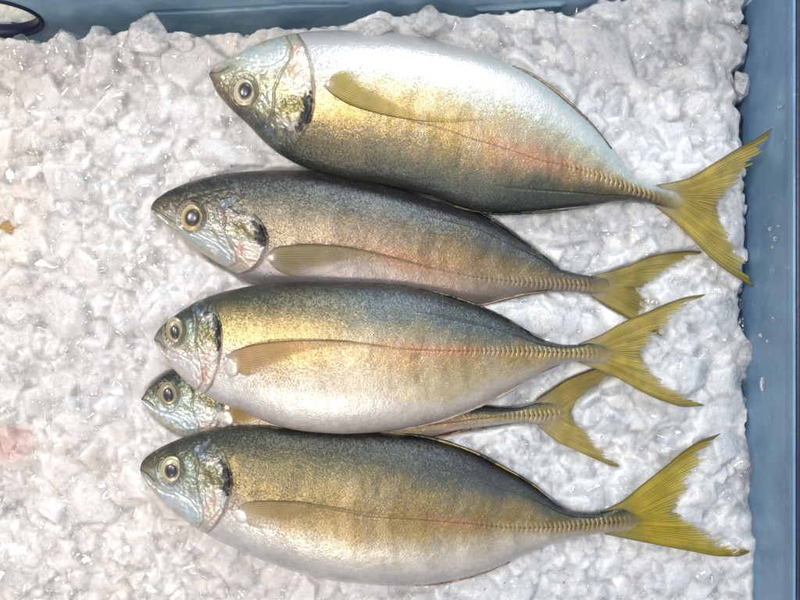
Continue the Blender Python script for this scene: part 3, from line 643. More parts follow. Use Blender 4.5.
def build_pec(o, origin, root, seed):
    f = o.f; NT, NS = 120, 90
    A = along(f['pec']['up'], NT); B = along(f['pec']['lo'], NT)
    s = np.linspace(0, 1, NS)[:, None]; t = np.linspace(0, 1, NT)[None, :]
    P = A[None] * (1 - s)[..., None] + B[None] * s[..., None]
    lead = (1 - s) if f['side'] > 0 else s              # 1 at the stiff leading edge (dorsal side of the fin)
    ray = np.abs(np.sin((s + .0 * t) * 13 * math.pi)) 
    pz = o.surf(P[..., 0], P[..., 1])
    gold = {'f1': (198,182,104), 'f2': (172,158,116), 'f3': (204,176,124), 'f4': (196,166,104), 'f5': (192,170,118)}[o.key]
    c = lin(np.array(gold)) * (0.86 + .26 * ray)[..., None] * (0.85 + .3 * fbm(P[..., 0] / 8, P[..., 1] / 8, 3, seed))[..., None]
    w0 = (smooth(.13, .0, t) * np.ones_like(s))[..., None] * .8; c = c * (1 - w0) + lin(np.array((210, 204, 194))) * w0
    wl = (smooth(.90, 1.0, lead) * smooth(.01, .05, t) * .62)[..., None]; c = c * (1 - wl) + lin(np.array((70, 58, 36))) * wl
    op = 0.74 - .56 * smooth(.08, .65, t) - .60 * smooth(.55, 0.0, lead) * smooth(.0, .25, t); op = op * {'f2': .8, 'f5': .7}.get(o.key, 1); op = np.clip(op, .05, 1) * np.ones_like(s)
    op = np.maximum(op, .85 * smooth(.91, .98, lead) * smooth(1., .6, t))
    off = S * (2.4 * smooth(0, .05, t) * (1 - .75 * smooth(.2, .9, t)) + .5 * ray * (1 - .6 * t)) * np.sqrt(np.clip(1 - np.abs(2 * s - 1) ** 6, 0, 1)) + S * 1.2
    # perspective-true position on the flank
    zt = pz + off; wx, wy = PX(P[..., 0], P[..., 1], zt)
    top = np.stack([wx, wy, zt], -1); bot = top.copy(); bot[..., 2] -= S * (1.0 + 1.0 * (1 - t))
    nr, nc = top.shape[:2]
    F1 = grid_faces(nr, nc, flip=True); F2 = grid_faces(nr, nc, off=nr * nc)
    ring = np.r_[np.arange(nc), np.arange(1, nr) * nc + nc - 1, (nr - 1) * nc + np.arange(nc - 2, -1, -1), np.arange(nr - 2, 0, -1) * nc]
    r2 = np.roll(ring, -1); F3 = np.stack([ring, ring + nr * nc, r2 + nr * nc, r2], -1)[:, ::-1]
    fin = mesh_obj('pectoral_fin', np.concatenate([top.reshape(-1, 3), bot.reshape(-1, 3)]), np.concatenate([F1, F2, F3]), M_TAIL, root,
             np.concatenate([c.reshape(-1, 3)] * 2), None, origin, dict(opacity=np.r_[op.ravel(), op.ravel()]))
    # the fleshy pad at the root of the fin
    cx, cy = (A[0] + B[0]) / 2; dirv = (A[12] + B[12]) / 2 - (A[0] + B[0]) / 2; dirv /= np.hypot(*dirv) + 1e-9
    spec = {'f1': (330, 84, 6, 5, -35), 'f2': (272, 258, 6, 5, 40), 'f3': (233, 366, 9, 12, -20), 'f4': (227, 418, 10, 8, -30), 'f5': (241, 517, 11, 8, -35)}[o.key]
    x_, y_, rx, ry, ang = spec; ca, sn = math.cos(R(ang)), math.sin(R(ang))
    rr = np.linspace(0, 1, 24); th = np.linspace(0, 2 * math.pi, 64, endpoint=False); Rg, Tg = np.meshgrid(rr, th, indexing='ij')
    lx, ly = rx * Rg * np.cos(Tg), ry * Rg * np.sin(Tg); X = x_ + lx * ca + ly * sn; Y = y_ - lx * sn + ly * ca
    X = X + 2.2 * (fbm(X / 5, Y / 5, 2, seed) - .5) * Rg; Y = Y + 2.2 * (fbm(X / 5, Y / 5, 2, seed + 1) - .5) * Rg
    zt = o.surf(X, Y) + S * (5.0 * np.sqrt(np.clip(1 - Rg ** 2.6, 0, 1)) * (.9 + .2 * fbm(X / 6, Y / 6, 2, seed + 3)) - 1.2); wx, wy = PX(X, Y, zt)
    c = lin(np.array((216, 206, 200))) * (0.85 + .3 * fbm(X / 5, Y / 5, 3, seed + 4))[..., None]
    red = (smooth(.80, .97, Rg) * smooth(-.2, .6, np.cos(Tg - (.5 if f['side'] < 0 else -.5))) * .75)[..., None]
    c = c * (1 - red) + lin(np.array((120, 62, 50))) * red
    V = np.stack([wx, wy, zt], -1)
    mesh_obj('fin_root', V, grid_faces(24, 64, wrap=True, flip=True), M_FISH, fin, c, np.stack([X, Y], -1), origin, dict(scale_amt=np.zeros(X.size)))

def ribbon_fin(o, origin, root, name, pts, height, col, col2, lift=0.0, seed=1):
    """a folded fin lying along the edge of the body"""
    n = 260; P = along(pts, n); d = np.gradient(P, axis=0); d /= np.hypot(d[:, 0], d[:, 1])[:, None] + 1e-9; nn = np.c_[-d[:, 1], d[:, 0]]
    t = np.linspace(0, 1, n); prof = np.array([-1, -.6, -.2, .2, .6, 1.0]); hw = height * (smooth(0, .12, t) * smooth(1, .7, t) * .85 + .15) * (.8 + .45 * vn(t * 46, t * 0, seed)) 
    X = P[:, 0][:, None] + nn[:, 0][:, None] * hw[:, None] * prof; Y = P[:, 1][:, None] + nn[:, 1][:, None] * hw[:, None] * prof
    z = o.zc + lift + S * (1.6 * (1 - prof ** 2)[None] * np.ones((n, 1)) + 1.0 * (vn(t * 60, t * 0, seed + 3)[:, None] - .5))
    wx, wy = PX(X, Y, o.zc)
    c = lin(np.array(col)) * (0.7 + .6 * vn(t * 70, t * 0, seed + 5))[:, None, None] * np.ones((1, 6, 1))
    m = (np.abs(prof) < .3)[None, :, None] * smooth(.45, .6, vn(t * 12, t * 0, seed + 8))[:, None, None]; c = c * (1 - m) + lin(np.array(col2)) * m
    top = np.stack([wx, wy, z], -1); bot = top.copy()[:, ::-1]; bot[..., 2] -= S * 1.5
    V = np.concatenate([top, bot], 1); C = np.concatenate([c, c[:, ::-1]], 1)
    mesh_obj(name, V, grid_faces(n, 12, wrap=True), M_FINE, root, C, None, origin, dict(opacity=np.ones(n * 12)))
M_FINE = fin_material('folded_fin_skin', transl=.1)

LABELS = {
 'f1': 'topmost silvery fish with pale bluish belly, its yellow tail touching the blue wall',
 'f2': 'slender grey-green fish with gold-ringed eye, second from the top, tail under the next fish',
 'f3': 'deep-bodied fish with blue-grey back and pinkish belly, third from the top, lying over two others',
 'f4': 'mostly hidden fish under two others, only its small head and yellow tail showing',
 'f5': 'olive-gold fish at the bottom with the brightest yellow tail and black gill spot'}
for k in ('f1', 'f2', 'f3', 'f4', 'f5'):
    o = FO[k]; mid = (o.tip + o.ax * o.L * .5); ox, oy = PX(mid[0], mid[1], o.zc); org = (float(ox), float(oy), o.zc - o.f['hw'] * .8)
    root = empty('fish', org); tag(root, LABELS[k], 'fish', 'yellow-tailed fish laid side by side on the ice')
    build_fish(k, org, root)
    if k == 'f1':
        ribbon_fin(o, org, root, 'anal_fin', [(512,65.5),(530,74),(550,87),(570,103.5),(588,121),(602,136),(612,149)], 1.7, (96,84,64), (150,136,110), S * .5, 4)
        ribbon_fin(o, org, root, 'dorsal_fin', [(440,201),(470,210),(500,214),(530,213),(560,210.5),(590,207)], 1.2, (40,38,30), (90,84,60), -S * 1, 6)
    if k == 'f2':
        ribbon_fin(o, org, root, 'dorsal_fin', [(452,205),(480,213),(505,228),(525,242.5),(545,256.5),(560,267)], 1.3, (30,32,30), (110,104,70), 0, 14)
        ribbon_fin(o, org, root, 'anal_fin', [(455,305),(480,304.5),(505,298.5),(530,293),(552,291)], 1.2, (150,128,104), (190,170,146), 0, 15)
    if k == 'f3':
        ribbon_fin(o, org, root, 'dorsal_fin', [(420,288),(450,296),(480,306.5),(505,318),(525,329.5),(545,339)], 1.2, (34,36,34), (100,100,80), 0, 24)
        ribbon_fin(o, org, root, 'anal_fin', [(385,431),(415,426.5),(440,420.5),(465,412),(490,401),(515,387.5),(540,374),(560,365)], 1.5, (176,164,150), (206,194,182), 0, 25)
    if k == 'f4':
        ribbon_fin(o, org, root, 'anal_fin', [(430,438),(445,436),(462,431),(476,428),(487,429)], 1.6, (110,76,58), (170,140,112), -S * 1, 35)
    if k == 'f5':
        ribbon_fin(o, org, root, 'dorsal_fin', [(400,433),(425,437),(450,443.5),(475,452.5),(500,465.5),(525,479.5),(548,495),(562,505)], 1.7, (40,36,24), (150,132,78), S * .5, 44)
        ribbon_fin(o, org, root, 'anal_fin', [(415,585.5),(440,583.5),(465,578),(490,570),(510,562)], 1.3, (120,96,76), (176,158,140), 0, 45)

# ------------------------------------------------------------------ tub
XW, YW, ZR, ZB = 0.1725, 0.1470, 0.052, -0.080     # right wall, far wall, rim height, floor
LEAN = 0.16
XL, YN = -0.245, -0.195                            # left and near walls, outside the picture
tub = empty('fish_tub', (0, 0, ZB)); tag(tub, 'blue plastic tub with navy rim holding the ice and all the fish', 'tub')
TO = (0, 0, ZB)
def wall(name, ax_, pos, a0, a1, thick, hole=None, seams=()):
    """a wall sheet with thickness; ax_ 'x': plane x = pos spanning y; 'y': plane y = pos spanning x"""
    na, nz = 340, 110; A, Z = np.meshgrid(np.linspace(a0, a1, na), np.linspace(ZB, ZR, nz), indexing='ij')
    d = .0016 * (fbm(A * 16 + 3, Z * 20, 3, 5 if ax_ == 'x' else 8) - .5) + .0006 * (fbm(A * 90, Z * 90, 3, 9) - .5)
    for pts, dep, wd in seams:
        q, _ = seg_dist(A, Z, pts); d = d + dep * smooth(wd, 0, q)
    d = d * smooth(ZR, ZR - .004, Z)
    inner = pos - d * (1 if pos > 0 else -1); outer = np.full_like(A, pos + thick * (1 if pos > 0 else -1))
    if ax_ == 'y' and pos > 0: inner = inner + LEAN * Z; outer = outer + LEAN * Z
    mk = lambda Pn: np.stack([Pn, A, Z], -1) if ax_ == 'x' else np.stack([A, Pn, Z], -1)
    V = np.concatenate([mk(inner).reshape(-1, 3), mk(outer).reshape(-1, 3)]); f1 = grid_faces(na, nz); f2 = grid_faces(na, nz, off=na * nz, flip=True)
    if hole:
        hx, hz, ra, rz = hole; inside = ((A.ravel() - hx) / ra) ** 2 + ((Z.ravel() - hz) / rz) ** 2 < 1
        keep = ~inside[f1].any(1); f1, f2 = f1[keep], f2[keep]
    return mesh_obj(name, V, np.concatenate([f1, f2]), M_TUB_LIT if hole else M_TUB, tub, None, None, TO)
def zwall(py):   # height on the far wall seen at photo row py
    off = 300 - py; return (off * H - YW * H / S) / (off + LEAN * H / S)
def xwall(px, py):
    return (px - 400) * S * (H - zwall(py)) / H
seam = [(xwall(150, 13), zwall(13)), (xwall(205, 11.5), zwall(11.5)), (xwall(245, 8.5), zwall(8.5)), (xwall(300, 5), zwall(5)), (xwall(345, 4), zwall(4))]
HX, HZ = xwall(-16, 15), (zwall(35) + zwall(-3)) / 2; HRX = xwall(45, 24) - HX; HRZ = (zwall(-3) - zwall(35)) / 2
wall('side_wall', 'x', XW, YN, YW, .005)
wall('side_wall', 'x', XL, YN, YW, .005)
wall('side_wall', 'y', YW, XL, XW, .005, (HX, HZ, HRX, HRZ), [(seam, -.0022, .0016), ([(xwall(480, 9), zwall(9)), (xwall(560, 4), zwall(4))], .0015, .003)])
wall('side_wall', 'y', YN, XL, XW, .005)
def box(x0, x1, y0, y1, z0, z1):
    V = [(x, y, z) for x in (x0, x1) for y in (y0, y1) for z in (z0, z1)]
    F = [(0,1,3,2),(4,6,7,5),(0,4,5,1),(2,3,7,6),(0,2,6,4),(1,5,7,3)]; return np.array(V, float), np.array(F)
def boxes(name, lst, mat, parent, bev=0.0015):
    Vs, Fs, k = [], [], 0
    for b in lst: v_, f_ = box(*b); Vs.append(v_); Fs.append(f_ + k); k += 8
    o_ = mesh_obj(name, np.concatenate(Vs), np.concatenate(Fs), mat, parent, None, None, TO, smooth_sh=False)
    if bev: m_ = o_.modifiers.new('bevel', 'BEVEL'); m_.width = bev; m_.segments = 3
    return o_
W5 = .005
boxes('floor_panel', [(XL, XW, YN, YW, ZB - .004, ZB)], M_TUB, tub, 0)
boxes('rim', [(XW + .0010, XW + .03, YN - .02, YW + .03, ZR - .002, ZR + .0035), (XL - .03, XL - .0012, YN - .02, YW + .03, ZR - .002, ZR + .0035),
              (XL, XW, YW + LEAN * ZR + .0012, YW + .04, ZR - .0018, ZR + .0033), (XL, XW, YN - .03, YN - .0012, ZR - .0018, ZR + .0033)], M_NAVY_SHADE, tub)
boxes('added_highlight_bead', [(XW - .0005, XW + .0008, YN, YW, ZR - .003, ZR + .0042)], M_TUB, tub, .0004)  # thin bead added to give the bright highlight line on the wall top
# handle opening: an oval liner through the wall
th = np.linspace(0, 2 * math.pi, 97)[:-1]; prof = [(-.0012, .0016), (-.0016, .0), (.0006, -.0012), (.0050, -.0012), (.0060, .0), (.0060, .0016)]
V = np.array([[(HX + (HRX + r_) * math.cos(a_), YW + d_ + LEAN * (HZ + (HRZ + r_) * math.sin(a_)), HZ + (HRZ + r_) * math.sin(a_)) for (d_, r_) in prof] for a_ in th])
nP = len(prof); V = V.reshape(-1, 3); Fh = []
for i in range(96):
    for j in range(nP):
        a_, b_ = i * nP + j, i * nP + (j + 1) % nP; c_, d_ = ((i + 1) % 96) * nP + (j + 1) % nP, ((i + 1) % 96) * nP + j
        Fh.append((a_, d_, c_, b_))
mesh_obj('handle_hole_liner', V, Fh, M_NAVY_SHADE, tub, None, None, TO)

# ------------------------------------------------------------------ crushed ice
def raster(poly, X, Y):
    ins = np.zeros(X.shape, bool); x0, y0 = poly.min(0); x1, y1 = poly.max(0)
    r = np.where((Y[:, 0] >= y0) & (Y[:, 0] <= y1))[0]; cidx = np.where((X[0] >= x0) & (X[0] <= x1))[0]
    if len(r) == 0 or len(cidx) == 0: return ins
    sl = (slice(r[0], r[-1] + 1), slice(cidx[0], cidx[-1] + 1)); xx, yy = X[sl], Y[sl]; q = np.zeros(xx.shape, bool)
    for i in range(len(poly)):
        (ax_, ay_), (bx_, by_) = poly[i - 1], poly[i]
        if ay_ == by_: continue
        q ^= ((ay_ > yy) != (by_ > yy)) & (xx < (bx_ - ax_) * (yy - ay_) / (by_ - ay_) + ax_)
    ins[sl] = q; return ins
def fish_polys(o):
    f = o.f; p = [o.outline]
    for part in (f['tailU'], f['tailL']):
        p.append(np.array(part['lead'] + part['trail'][1:] + [tuple(f['tailU']['base'])], float))
    return p
def ice_field(x0, x1, y0, y1, step, base, counts, seed, drop=None):
    """height (m) of a heap of broken ice over a photo-pixel grid, with a tone for every piece"""
    xs = np.arange(x0, x1 + step, step); ys = np.arange(y0, y1 + step, step); X, Y = np.meshgrid(xs, ys)
    B = base(X, Y); DR = drop(X, Y) if drop else None; Hh = B - .006 + .002 * fbm(X / 6, Y / 6, 3, seed); tone = np.full(X.shape, .35)
    rng = np.random.default_rng(seed)
    area = (x1 - x0) * (y1 - y0)
    for rmin, rmax, dens, lift, sink in counts:
        n = int(area * dens)
        for _ in range(n):
            r = rng.uniform(rmin, rmax) * (0.8 + .4 * rng.random()); cx, cy = rng.uniform(x0 - r, x1 + r), rng.uniform(y0 - r, y1 + r)
            R_ = r * 1.5; i0, i1 = np.searchsorted(xs, [cx - R_, cx + R_]); j0, j1 = np.searchsorted(ys, [cy - R_, cy + R_])
            if i1 - i0 < 2 or j1 - j0 < 2: continue
            xx = X[j0:j1, i0:i1] - cx; yy = Y[j0:j1, i0:i1] - cy
            an = rng.uniform(0, 2 * math.pi); el = rng.uniform(.62, 1.0); c_, s_ = math.cos(an), math.sin(an)
            u_, v_ = (xx * c_ + yy * s_), (-xx * s_ + yy * c_) / el
            b = B[min(max(int((cy - y0) / step), 0), len(ys) - 1), min(max(int((cx - x0) / step), 0), len(xs) - 1)]
            # an irregular lump: a few sloping facets and steep broken sides
            k = 13.0 / r
            hgt = r * rng.uniform(.32, .62) * (1.0 if r > 8 else 1.25)
            acc = 0
            nf = rng.integers(4, 8)
            a0_ = rng.uniform(0, 6.28)
            for q in range(nf):
                a_ = a0_ + q * 6.283 / nf + rng.uniform(-.3, .3); dd = r * rng.uniform(.74, 1.08); st = rng.uniform(.4, 1.8)
                pl = hgt - st * (u_ * math.cos(a_) + v_ * math.sin(a_) - dd * .82)
                acc = acc + np.exp(np.clip(-k * pl, -80, 80))
            for q in range(rng.integers(2, 4)):
                tx, ty = rng.normal(0, .24, 2); pl = hgt * rng.uniform(.75, 1.05) - tx * u_ - ty * v_
                acc = acc + np.exp(np.clip(-k * pl, -80, 80))
            zt = -np.log(acc) / k
            zt = zt * S + b + rng.uniform(-sink, lift) * r * S
            if DR is not None: zt = zt + (DR[j0:j1, i0:i1] - DR[min(max(int((cy - y0) / step), 0), len(ys) - 1), min(max(int((cx - x0) / step), 0), len(xs) - 1)]) * min(max((r - 4) / 8, 0), 1)
            sub = Hh[j0:j1, i0:i1]; m = zt > sub; sub[m] = zt[m]; tone[j0:j1, i0:i1][m] = np.clip(rng.normal(.52, .20), 0, 1)
    return xs, ys, X, Y, Hh, tone, B

RE = np.array([(-40,740),(0,742),(22,741),(32,733),(48,746),(62,745),(72,733),(84,745),(95,744),(103,734),(112,741),(150,742),(250,744),(290,744),(320,742),(345,752),(365,752),(385,747),(410,752),(432,746),(452,755),(470,762),(495,755),(520,756),(560,760),(600,766),(660,770)], float)
TE = np.array([(-120,40),(0,37),(25,38),(40,42),(52,34),(65,28),(75,38),(90,33),(115,32),(122,29),(145,28),(165,38),(178,31),(200,38),(215,33),(250,37),(270,29),(300,31),(340,28),(360,22),(380,15),(400,19),(430,12),(450,18),(480,17),(500,15),(540,14),(555,13),(570,18),(590,6),(620,2),(640,-5),(800,-12)], float)
MASKS = {}
def base_main(X, Y):
    M0 = np.full(X.shape, .0035); Wt = np.zeros(X.shape)
    stp = X[0, 1] - X[0, 0]
    num = np.zeros(X.shape); den = np.full(X.shape, .22)
    num += den * .0035
    for k, o in FO.items():
        m = np.zeros(X.shape, bool)
        for p in fish_polys(o): m |= raster(p, X, Y)
        MASKS[k] = m
        q = blur(m.astype(float), 20 / stp); tgt = o.zc - .0045; num += q * tgt; den += q
    b = num / den
    b += .0045 * (fbm(X / 95, Y / 95, 3, 71) - .5) + .0060 * (fbm(X / 34, Y / 34, 2, 73) - .5) + .006 * smooth(330, 560, X) * smooth(90, 10, Y) + .003 * smooth(380, 560, Y) * smooth(690, 760, X)
    return b + edge_drop(X, Y)
def edge_drop(X, Y):
    j = (vn(X / 5, Y / 5, 3) - .5) * 5
    e = smooth(-3, 9, X - np.interp(Y, RE[:, 0], RE[:, 1]) + j) ; e2 = smooth(3, -9, Y - np.interp(X, TE[:, 0], TE[:, 1]) + j)
    return -.062 * np.maximum(e, e2) - .003 * smooth(-26, 0, X - np.interp(Y, RE[:, 0], RE[:, 1]))
STEP = 0.62
counts = [(16, 25, .00060, .02, .55), (9.5, 17, .0052, .14, .46), (5, 9.5, .0100, .28, .60), (3, 5, .014, .45, 1.1), (1.3, 3, .02, .6, 1.6)]
xs, ys, X, Y, Z, tone, B = ice_field(-45, 782, -22, 640, STEP, base_main, counts, 21, edge_drop)
# nothing pokes through a fish: ice is pressed down under every body and fin
for k, o in FO.items():
    mb = np.clip(blur(MASKS[k].astype(float), 2.2 / STEP) * 2.2, 0, 1)
    lim = o.zc - .0022 - (.0010 if k in ('f2', 'f4') else 0)
    pressed = np.minimum(Z, lim + .0012 * (fbm(X / 4, Y / 4, 2, 5) - .5)); Z = Z * (1 - mb) + pressed * mb
Zs = blur(Z, .85 / STEP); Z = Zs + .00035 * (fbm(X / 3.0, Y / 3.0, 4, 33) - .5) + .00022 * (fbm(X / 1.1, Y / 1.1, 2, 35) - .5)
tone = blur(tone, 1.5 / STEP)
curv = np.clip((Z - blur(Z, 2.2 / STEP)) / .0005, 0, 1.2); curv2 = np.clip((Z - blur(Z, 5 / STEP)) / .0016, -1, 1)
lf = fbm(X / 130, Y / 130, 3, 55)
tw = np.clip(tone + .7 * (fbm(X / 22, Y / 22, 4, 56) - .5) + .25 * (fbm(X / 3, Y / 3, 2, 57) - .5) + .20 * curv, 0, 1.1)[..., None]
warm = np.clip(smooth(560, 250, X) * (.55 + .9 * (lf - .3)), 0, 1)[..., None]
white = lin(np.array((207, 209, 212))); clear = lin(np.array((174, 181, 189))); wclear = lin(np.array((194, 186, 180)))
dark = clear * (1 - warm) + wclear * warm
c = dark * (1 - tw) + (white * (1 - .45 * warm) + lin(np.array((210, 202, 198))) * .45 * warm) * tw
# pink fish-blood stain and faint orange smear at the left edge
st = smooth(30, 6, np.hypot((X - 8) / 1.15, Y - 444) + 14 * (fbm(X / 9, Y / 9, 3, 61) - .5))[..., None] * .50; c = c * (1 - st) + lin(np.array((196, 138, 122))) * st
st = smooth(70, 10, np.hypot(X - 5, Y - 225))[..., None] * .14; c = c * (1 - st) + lin(np.array((236, 214, 186))) * st
speck = (hsh(np.floor(X / 2.0), np.floor(Y / 2.0), 91) > .9994)[..., None] * .5 * (fbm(X / 60, Y / 60, 2, 62) > .5)[..., None]
c = c * (1 - speck) + lin(np.array((70, 66, 66))) * speck
wx, wy = PX(X, Y, .004)
# stay inside the tub walls
wx = np.minimum(wx, XW + .002); wy = np.minimum(wy, YW + .002)
nr, nc = X.shape; top = np.stack([wx, wy, Z], -1).reshape(-1, 3)
ring = np.r_[np.arange(nc), np.arange(1, nr) * nc + nc - 1, (nr - 1) * nc + np.arange(nc - 2, -1, -1), np.arange(nr - 2, 0, -1) * nc]
low = top[ring].copy(); low[:, 2] = -.078; k0 = len(top); nring = len(ring); ctr = np.array([[0, 0, -.078]])
rn = np.arange(nring); r2 = np.roll(rn, -1)
Fs = np.concatenate([grid_faces(nr, nc, flip=True), np.stack([ring, ring[r2], k0 + r2, k0 + rn], -1), ])
Vall = np.concatenate([top, low, ctr]); call = np.concatenate([c.reshape(-1, 3), np.tile(clear, (nring + 1, 1))])
# underside as narrow quads to the centre
half = [(k0 + i, k0 + (i + 1) % nring, len(Vall) - 1, k0 + (i + 2) % nring) for i in range(0, 0)]
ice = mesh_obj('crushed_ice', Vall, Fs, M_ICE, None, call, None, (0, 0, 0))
tag(ice, 'bed of crushed white ice filling the tub under the fish', 'crushed ice', None, 'stuff')

def ice_h(px, py):
    i = int(np.clip((px - xs[0]) / STEP, 0, nc - 1)); j = int(np.clip((py - ys[0]) / STEP, 0, nr - 1)); return float(Z[j, i])

# glassy broken pieces lying loose over the bed, hundreds and uncountable
def shells(dens_list, seed):
    rng = np.random.default_rng(seed)
    allm = np.zeros(X.shape, bool)
    for k_ in MASKS: allm |= MASKS[k_]
    near = blur(allm.astype(float), 5 / STEP)
    Vs, Fs, k0_ = [], [], 0
    for n_, r0, r1, na, nb in dens_list:
        th, ph = np.meshgrid(np.linspace(0, 2 * math.pi, na, endpoint=False), np.linspace(.03, math.pi - .03, nb), indexing='xy')
        D = np.stack([np.sin(ph) * np.cos(th), np.sin(ph) * np.sin(th), np.cos(ph)], -1); gf = grid_faces(nb, na, wrap=True, flip=True)
        for _ in range(n_):
            px, py = rng.uniform(-25, 765), rng.uniform(-5, 625); r = rng.uniform(r0, r1)
            if px > np.interp(py, RE[:, 0], RE[:, 1]) - 1 or py < np.interp(px, TE[:, 0], TE[:, 1]) + 2: continue
            i_ = int((px - xs[0]) / STEP); j_ = int((py - ys[0]) / STEP)
            if near[j_, i_] > .97: continue
            rr_ = int(r / STEP)
            if r > 6.5 and allm[max(j_ - rr_, 0):j_ + rr_ + 1, max(i_ - rr_, 0):i_ + rr_ + 1].any(): continue
            nf = 11; nrm = rng.normal(size=(nf, 3)); nrm[0] = (rng.normal(0, .18), rng.normal(0, .18), 1); nrm /= np.linalg.norm(nrm, axis=1)[:, None]
            dd = rng.uniform(.50, 1.0, nf); q = np.clip(D @ nrm.T, 1e-3, None); rad = dd / q
            rd = -np.log(np.exp(-45 * np.minimum(rad, 1.6)).sum(-1)) / 45
            P_ = D * rd[..., None] * np.array([r, r * rng.uniform(.55, .9), r * rng.uniform(.25, .45)]) * S
            a_ = rng.uniform(0, 6.28); ca, sn = math.cos(a_), math.sin(a_); z0 = Z[j_, i_] + rng.uniform(-.22, .05) * r * S
            tx, ty = rng.normal(0, .14, 2); x_ = P_[..., 0] * ca - P_[..., 1] * sn; y_ = P_[..., 0] * sn + P_[..., 1] * ca
            cx, cy = PX(px, py, z0); z_ = P_[..., 2] + tx * x_ + ty * y_
            Vs.append(np.stack([x_ + cx, y_ + cy, z_ + z0], -1).reshape(-1, 3)); Fs.append(gf + k0_); k0_ += na * nb
    return np.concatenate(Vs), np.concatenate(Fs)
Vg_, Fg_ = shells([(130, 12, 20, 40, 22), (1500, 6, 12, 26, 15), (3800, 3, 6, 18, 11), (2400, 1.5, 3, 12, 8)], 77)
gl_ = mesh_obj('glassy_ice', Vg_, Fg_, M_SHELL, None, None, None, (0, 0, 0), smooth_sh=False)
tag(gl_, 'glassy wet slivers and granules of ice strewn over the white bed', 'ice slivers', None, 'stuff')

# the ice of the next tub, seen through the handle opening
def base2(X, Y): return -.062 + .006 * (fbm(X / 25, Y / 25, 3, 8) - .5)
xs2, ys2, X2, Y2, Z2, t2, _ = ice_field(-150, 75, -70, 30, 1.2, base2, [(14, 24, .002, .1, .4), (6, 12, .008, .3, .5), (3, 5, .02, .8, .8)], 5)
wx2, wy2 = PX(X2, Y2, -.062); wy2 = np.maximum(wy2, YW + .010)
c2 = lin(np.array((226, 218, 200))) * np.ones(X2.shape + (1,)) * (.75 + .4 * t2)[..., None]
Z2 = blur(Z2, .8)
n2r, n2c = X2.shape; top2 = np.stack([wx2, wy2, Z2], -1).reshape(-1, 3); bot2 = top2.copy(); bot2[:, 2] = -.09
ring = np.r_[np.arange(n2c), np.arange(1, n2r) * n2c + n2c - 1, (n2r - 1) * n2c + np.arange(n2c - 2, -1, -1), np.arange(n2r - 2, 0, -1) * n2c]; r2 = np.roll(ring, -1)
ice2 = mesh_obj('crushed_ice', np.concatenate([top2, bot2]), np.concatenate([grid_faces(n2r, n2c, flip=True), grid_faces(n2r, n2c, off=n2r * n2c), np.stack([ring, r2, r2 + n2r * n2c, ring + n2r * n2c], -1)]), M_ICE, None, np.concatenate([c2.reshape(-1, 3)] * 2), None, (0, 0, 0))
tag(ice2, 'cream-white ice outside the tub, seen through the oval handle hole at top left', 'crushed ice', None, 'stuff')

# ------------------------------------------------------------------ separate clear chunks along the edge of the heap
def chunk(px, py, rx, ry, rz, ang, seed, label, zoff=0.0):
    rng = np.random.default_rng(seed); na, nb = 72, 44
    th, ph = np.meshgrid(np.linspace(0, 2 * math.pi, na, endpoint=False), np.linspace(.02, math.pi - .02, nb), indexing='xy')
    D = np.stack([np.sin(ph) * np.cos(th), np.sin(ph) * np.sin(th), np.cos(ph)], -1)
    nf = 15; nrm = rng.normal(size=(nf, 3)); nrm /= np.linalg.norm(nrm, axis=1)[:, None]; dd = rng.uniform(.70, 1.0, nf)
    q = np.clip(D @ nrm.T, 1e-3, None); rad = (dd / q); k = 26; r = -np.log(np.exp(-k * np.minimum(rad, 2)).sum(-1)) / k
    r = r * (1 + .10 * (fbm(th * 3 + 4, ph * 3, 3, seed) - .5))
    P = D * r[..., None] * np.array([rx, ry, rz]) * S; ca, sn = math.cos(R(ang)), math.sin(R(ang))
    x = P[..., 0] * ca - P[..., 1] * sn; y = P[..., 0] * sn + P[..., 1] * ca
    z0 = (.0185 if zoff == 'tail' else ice_h(px, py) + zoff); cx, cy = PX(px, py, z0)
    V = np.stack([x + cx, y + cy, P[..., 2] + z0 + rz * S * .15], -1)
    o_ = mesh_obj('ice_chunk', V, grid_faces(nb, na, wrap=True, flip=True), M_CLEAR, None, None, None, (float(cx), float(cy), z0))
    tag(o_, label, 'ice chunk', 'loose clear ice chunks at the edge of the heap')
for a_ in [
    (147, 42, 27, 16, 13, 8, 3, 'large rounded clear ice chunk at the top edge, left of the top fish', .002),
    (66, 46, 9, 17, 9, 8, 5, 'upright white ice shard near the oval handle hole', .002),
    (95, 42, 10, 8, 8, 30, 7, 'small ice lump between the upright shard and the large clear chunk', .001),
    (180, 42, 10, 8, 8, -20, 9, 'knobbly clear ice lump just right of the large clear chunk', .002),
    (742, 86, 8, 12, 7, 0, 12, 'clear ice cube hanging over the right blue wall above the top tail', .006),
    (739, 36, 11, 12, 8, 10, 13, 'rounded ice lump touching the right wall near the top corner', .003),
    (429, 23, 17, 10, 9, 5, 15, 'clear ice chunk standing behind the back of the top fish', .004),
    (381, 27, 12, 9, 8, 0, 16, 'small clear ice chunk peeping over the belly of the top fish', .004),
    (746, 355, 11, 14, 8, 0, 19, 'rounded clear lump at the right wall, level with the third fish tail', .002),
    (757, 470, 8, 9, 7, 20, 20, 'clear ice nugget against the right wall above the bottom tail tip', .002),
]: chunk(*a_)

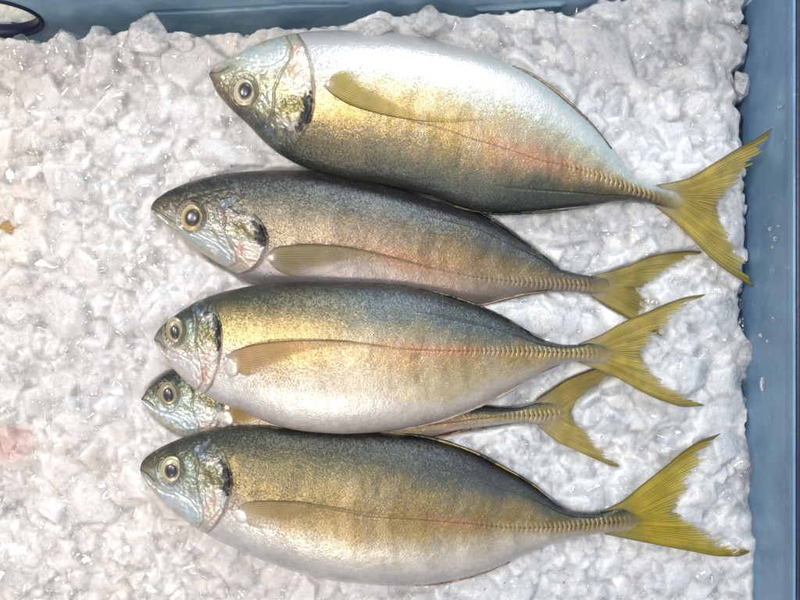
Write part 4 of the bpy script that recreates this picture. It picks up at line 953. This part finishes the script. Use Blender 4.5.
# orange crumb on the ice at the left edge
ox_, oy_ = PX(5, 228, .006); rng = np.random.default_rng(2)
th, ph = np.meshgrid(np.linspace(0, 2 * math.pi, 40, endpoint=False), np.linspace(.02, math.pi - .02, 24), indexing='xy')
rr = 1 + 1.1 * (fbm(th * 1.5 + 3, ph * 2, 3, 4) - .5); zc_ = ice_h(5, 228) + .0002
V = np.stack([ox_ + 7.5 * S * rr * np.sin(ph) * np.cos(th), oy_ + 5.5 * S * rr * np.sin(ph) * np.sin(th), zc_ + 1.1 * S * rr * np.cos(ph)], -1)
M_OR, nt, p = new_mat('orange_crumb'); p.inputs['Base Color'].default_value = (*lin(np.array((196, 138, 62))), 1); p.inputs['Roughness'].default_value = .5
tcn = N(nt, 'ShaderNodeNewGeometry'); nz_ = N(nt, 'ShaderNodeTexNoise', i_Scale=900.0); nt.links.new(tcn.outputs['Position'], nz_.inputs['Vector'])
rp = N(nt, 'ShaderNodeValToRGB'); rp.color_ramp.elements[0].color = (*lin(np.array((128, 92, 40))), 1); rp.color_ramp.elements[1].color = (*lin(np.array((176, 138, 78))), 1)
nt.links.new(nz_.outputs[0], rp.inputs[0]); nt.links.new(rp.outputs[0], p.inputs['Base Color'])
cr_ = mesh_obj('food_crumb', V, grid_faces(24, 40, wrap=True, flip=True), M_OR, None, None, None, (float(ox_), float(oy_), zc_))
tag(cr_, 'tiny orange-brown crumb on the ice at the left edge', 'crumb')

# water drops clinging to the right wall
for (dx, dy, a, b) in [(772,229,1.0,2.2),(777,239,1.2,2.6),(775,247,.9,1.6),(781,226,.8,1.2),(763,335,1.2,2.4),(770,341,.9,2.0),(776,318,.8,1.3),(764,384,1.8,7.0),(746,59,1.2,1.8),(782,107,.9,1.5)]:
    zz_ = H - XW / S * H / (dx - 400); yy_ = -(dy - 300) * S * (H - zz_) / H
    th, ph = np.meshgrid(np.linspace(0, 2 * math.pi, 20, endpoint=False), np.linspace(.02, math.pi - .02, 12), indexing='xy')
    V = np.stack([XW - .0006 + .0012 * np.cos(ph), yy_ + b * S * np.sin(ph) * np.cos(th), zz_ + a * S * 3.0 * np.sin(ph) * np.sin(th)], -1)
    d_ = mesh_obj('water_drop', V, grid_faces(12, 20, wrap=True), M_DROP, None, None, None, (XW, float(yy_), float(zz_)))
    tag(d_, 'small clear water drop on the smooth blue right wall of the tub' if b < 5 else 'long run of water on the blue right wall, level with the third fish tail', 'water drop', 'water drops on the right wall')
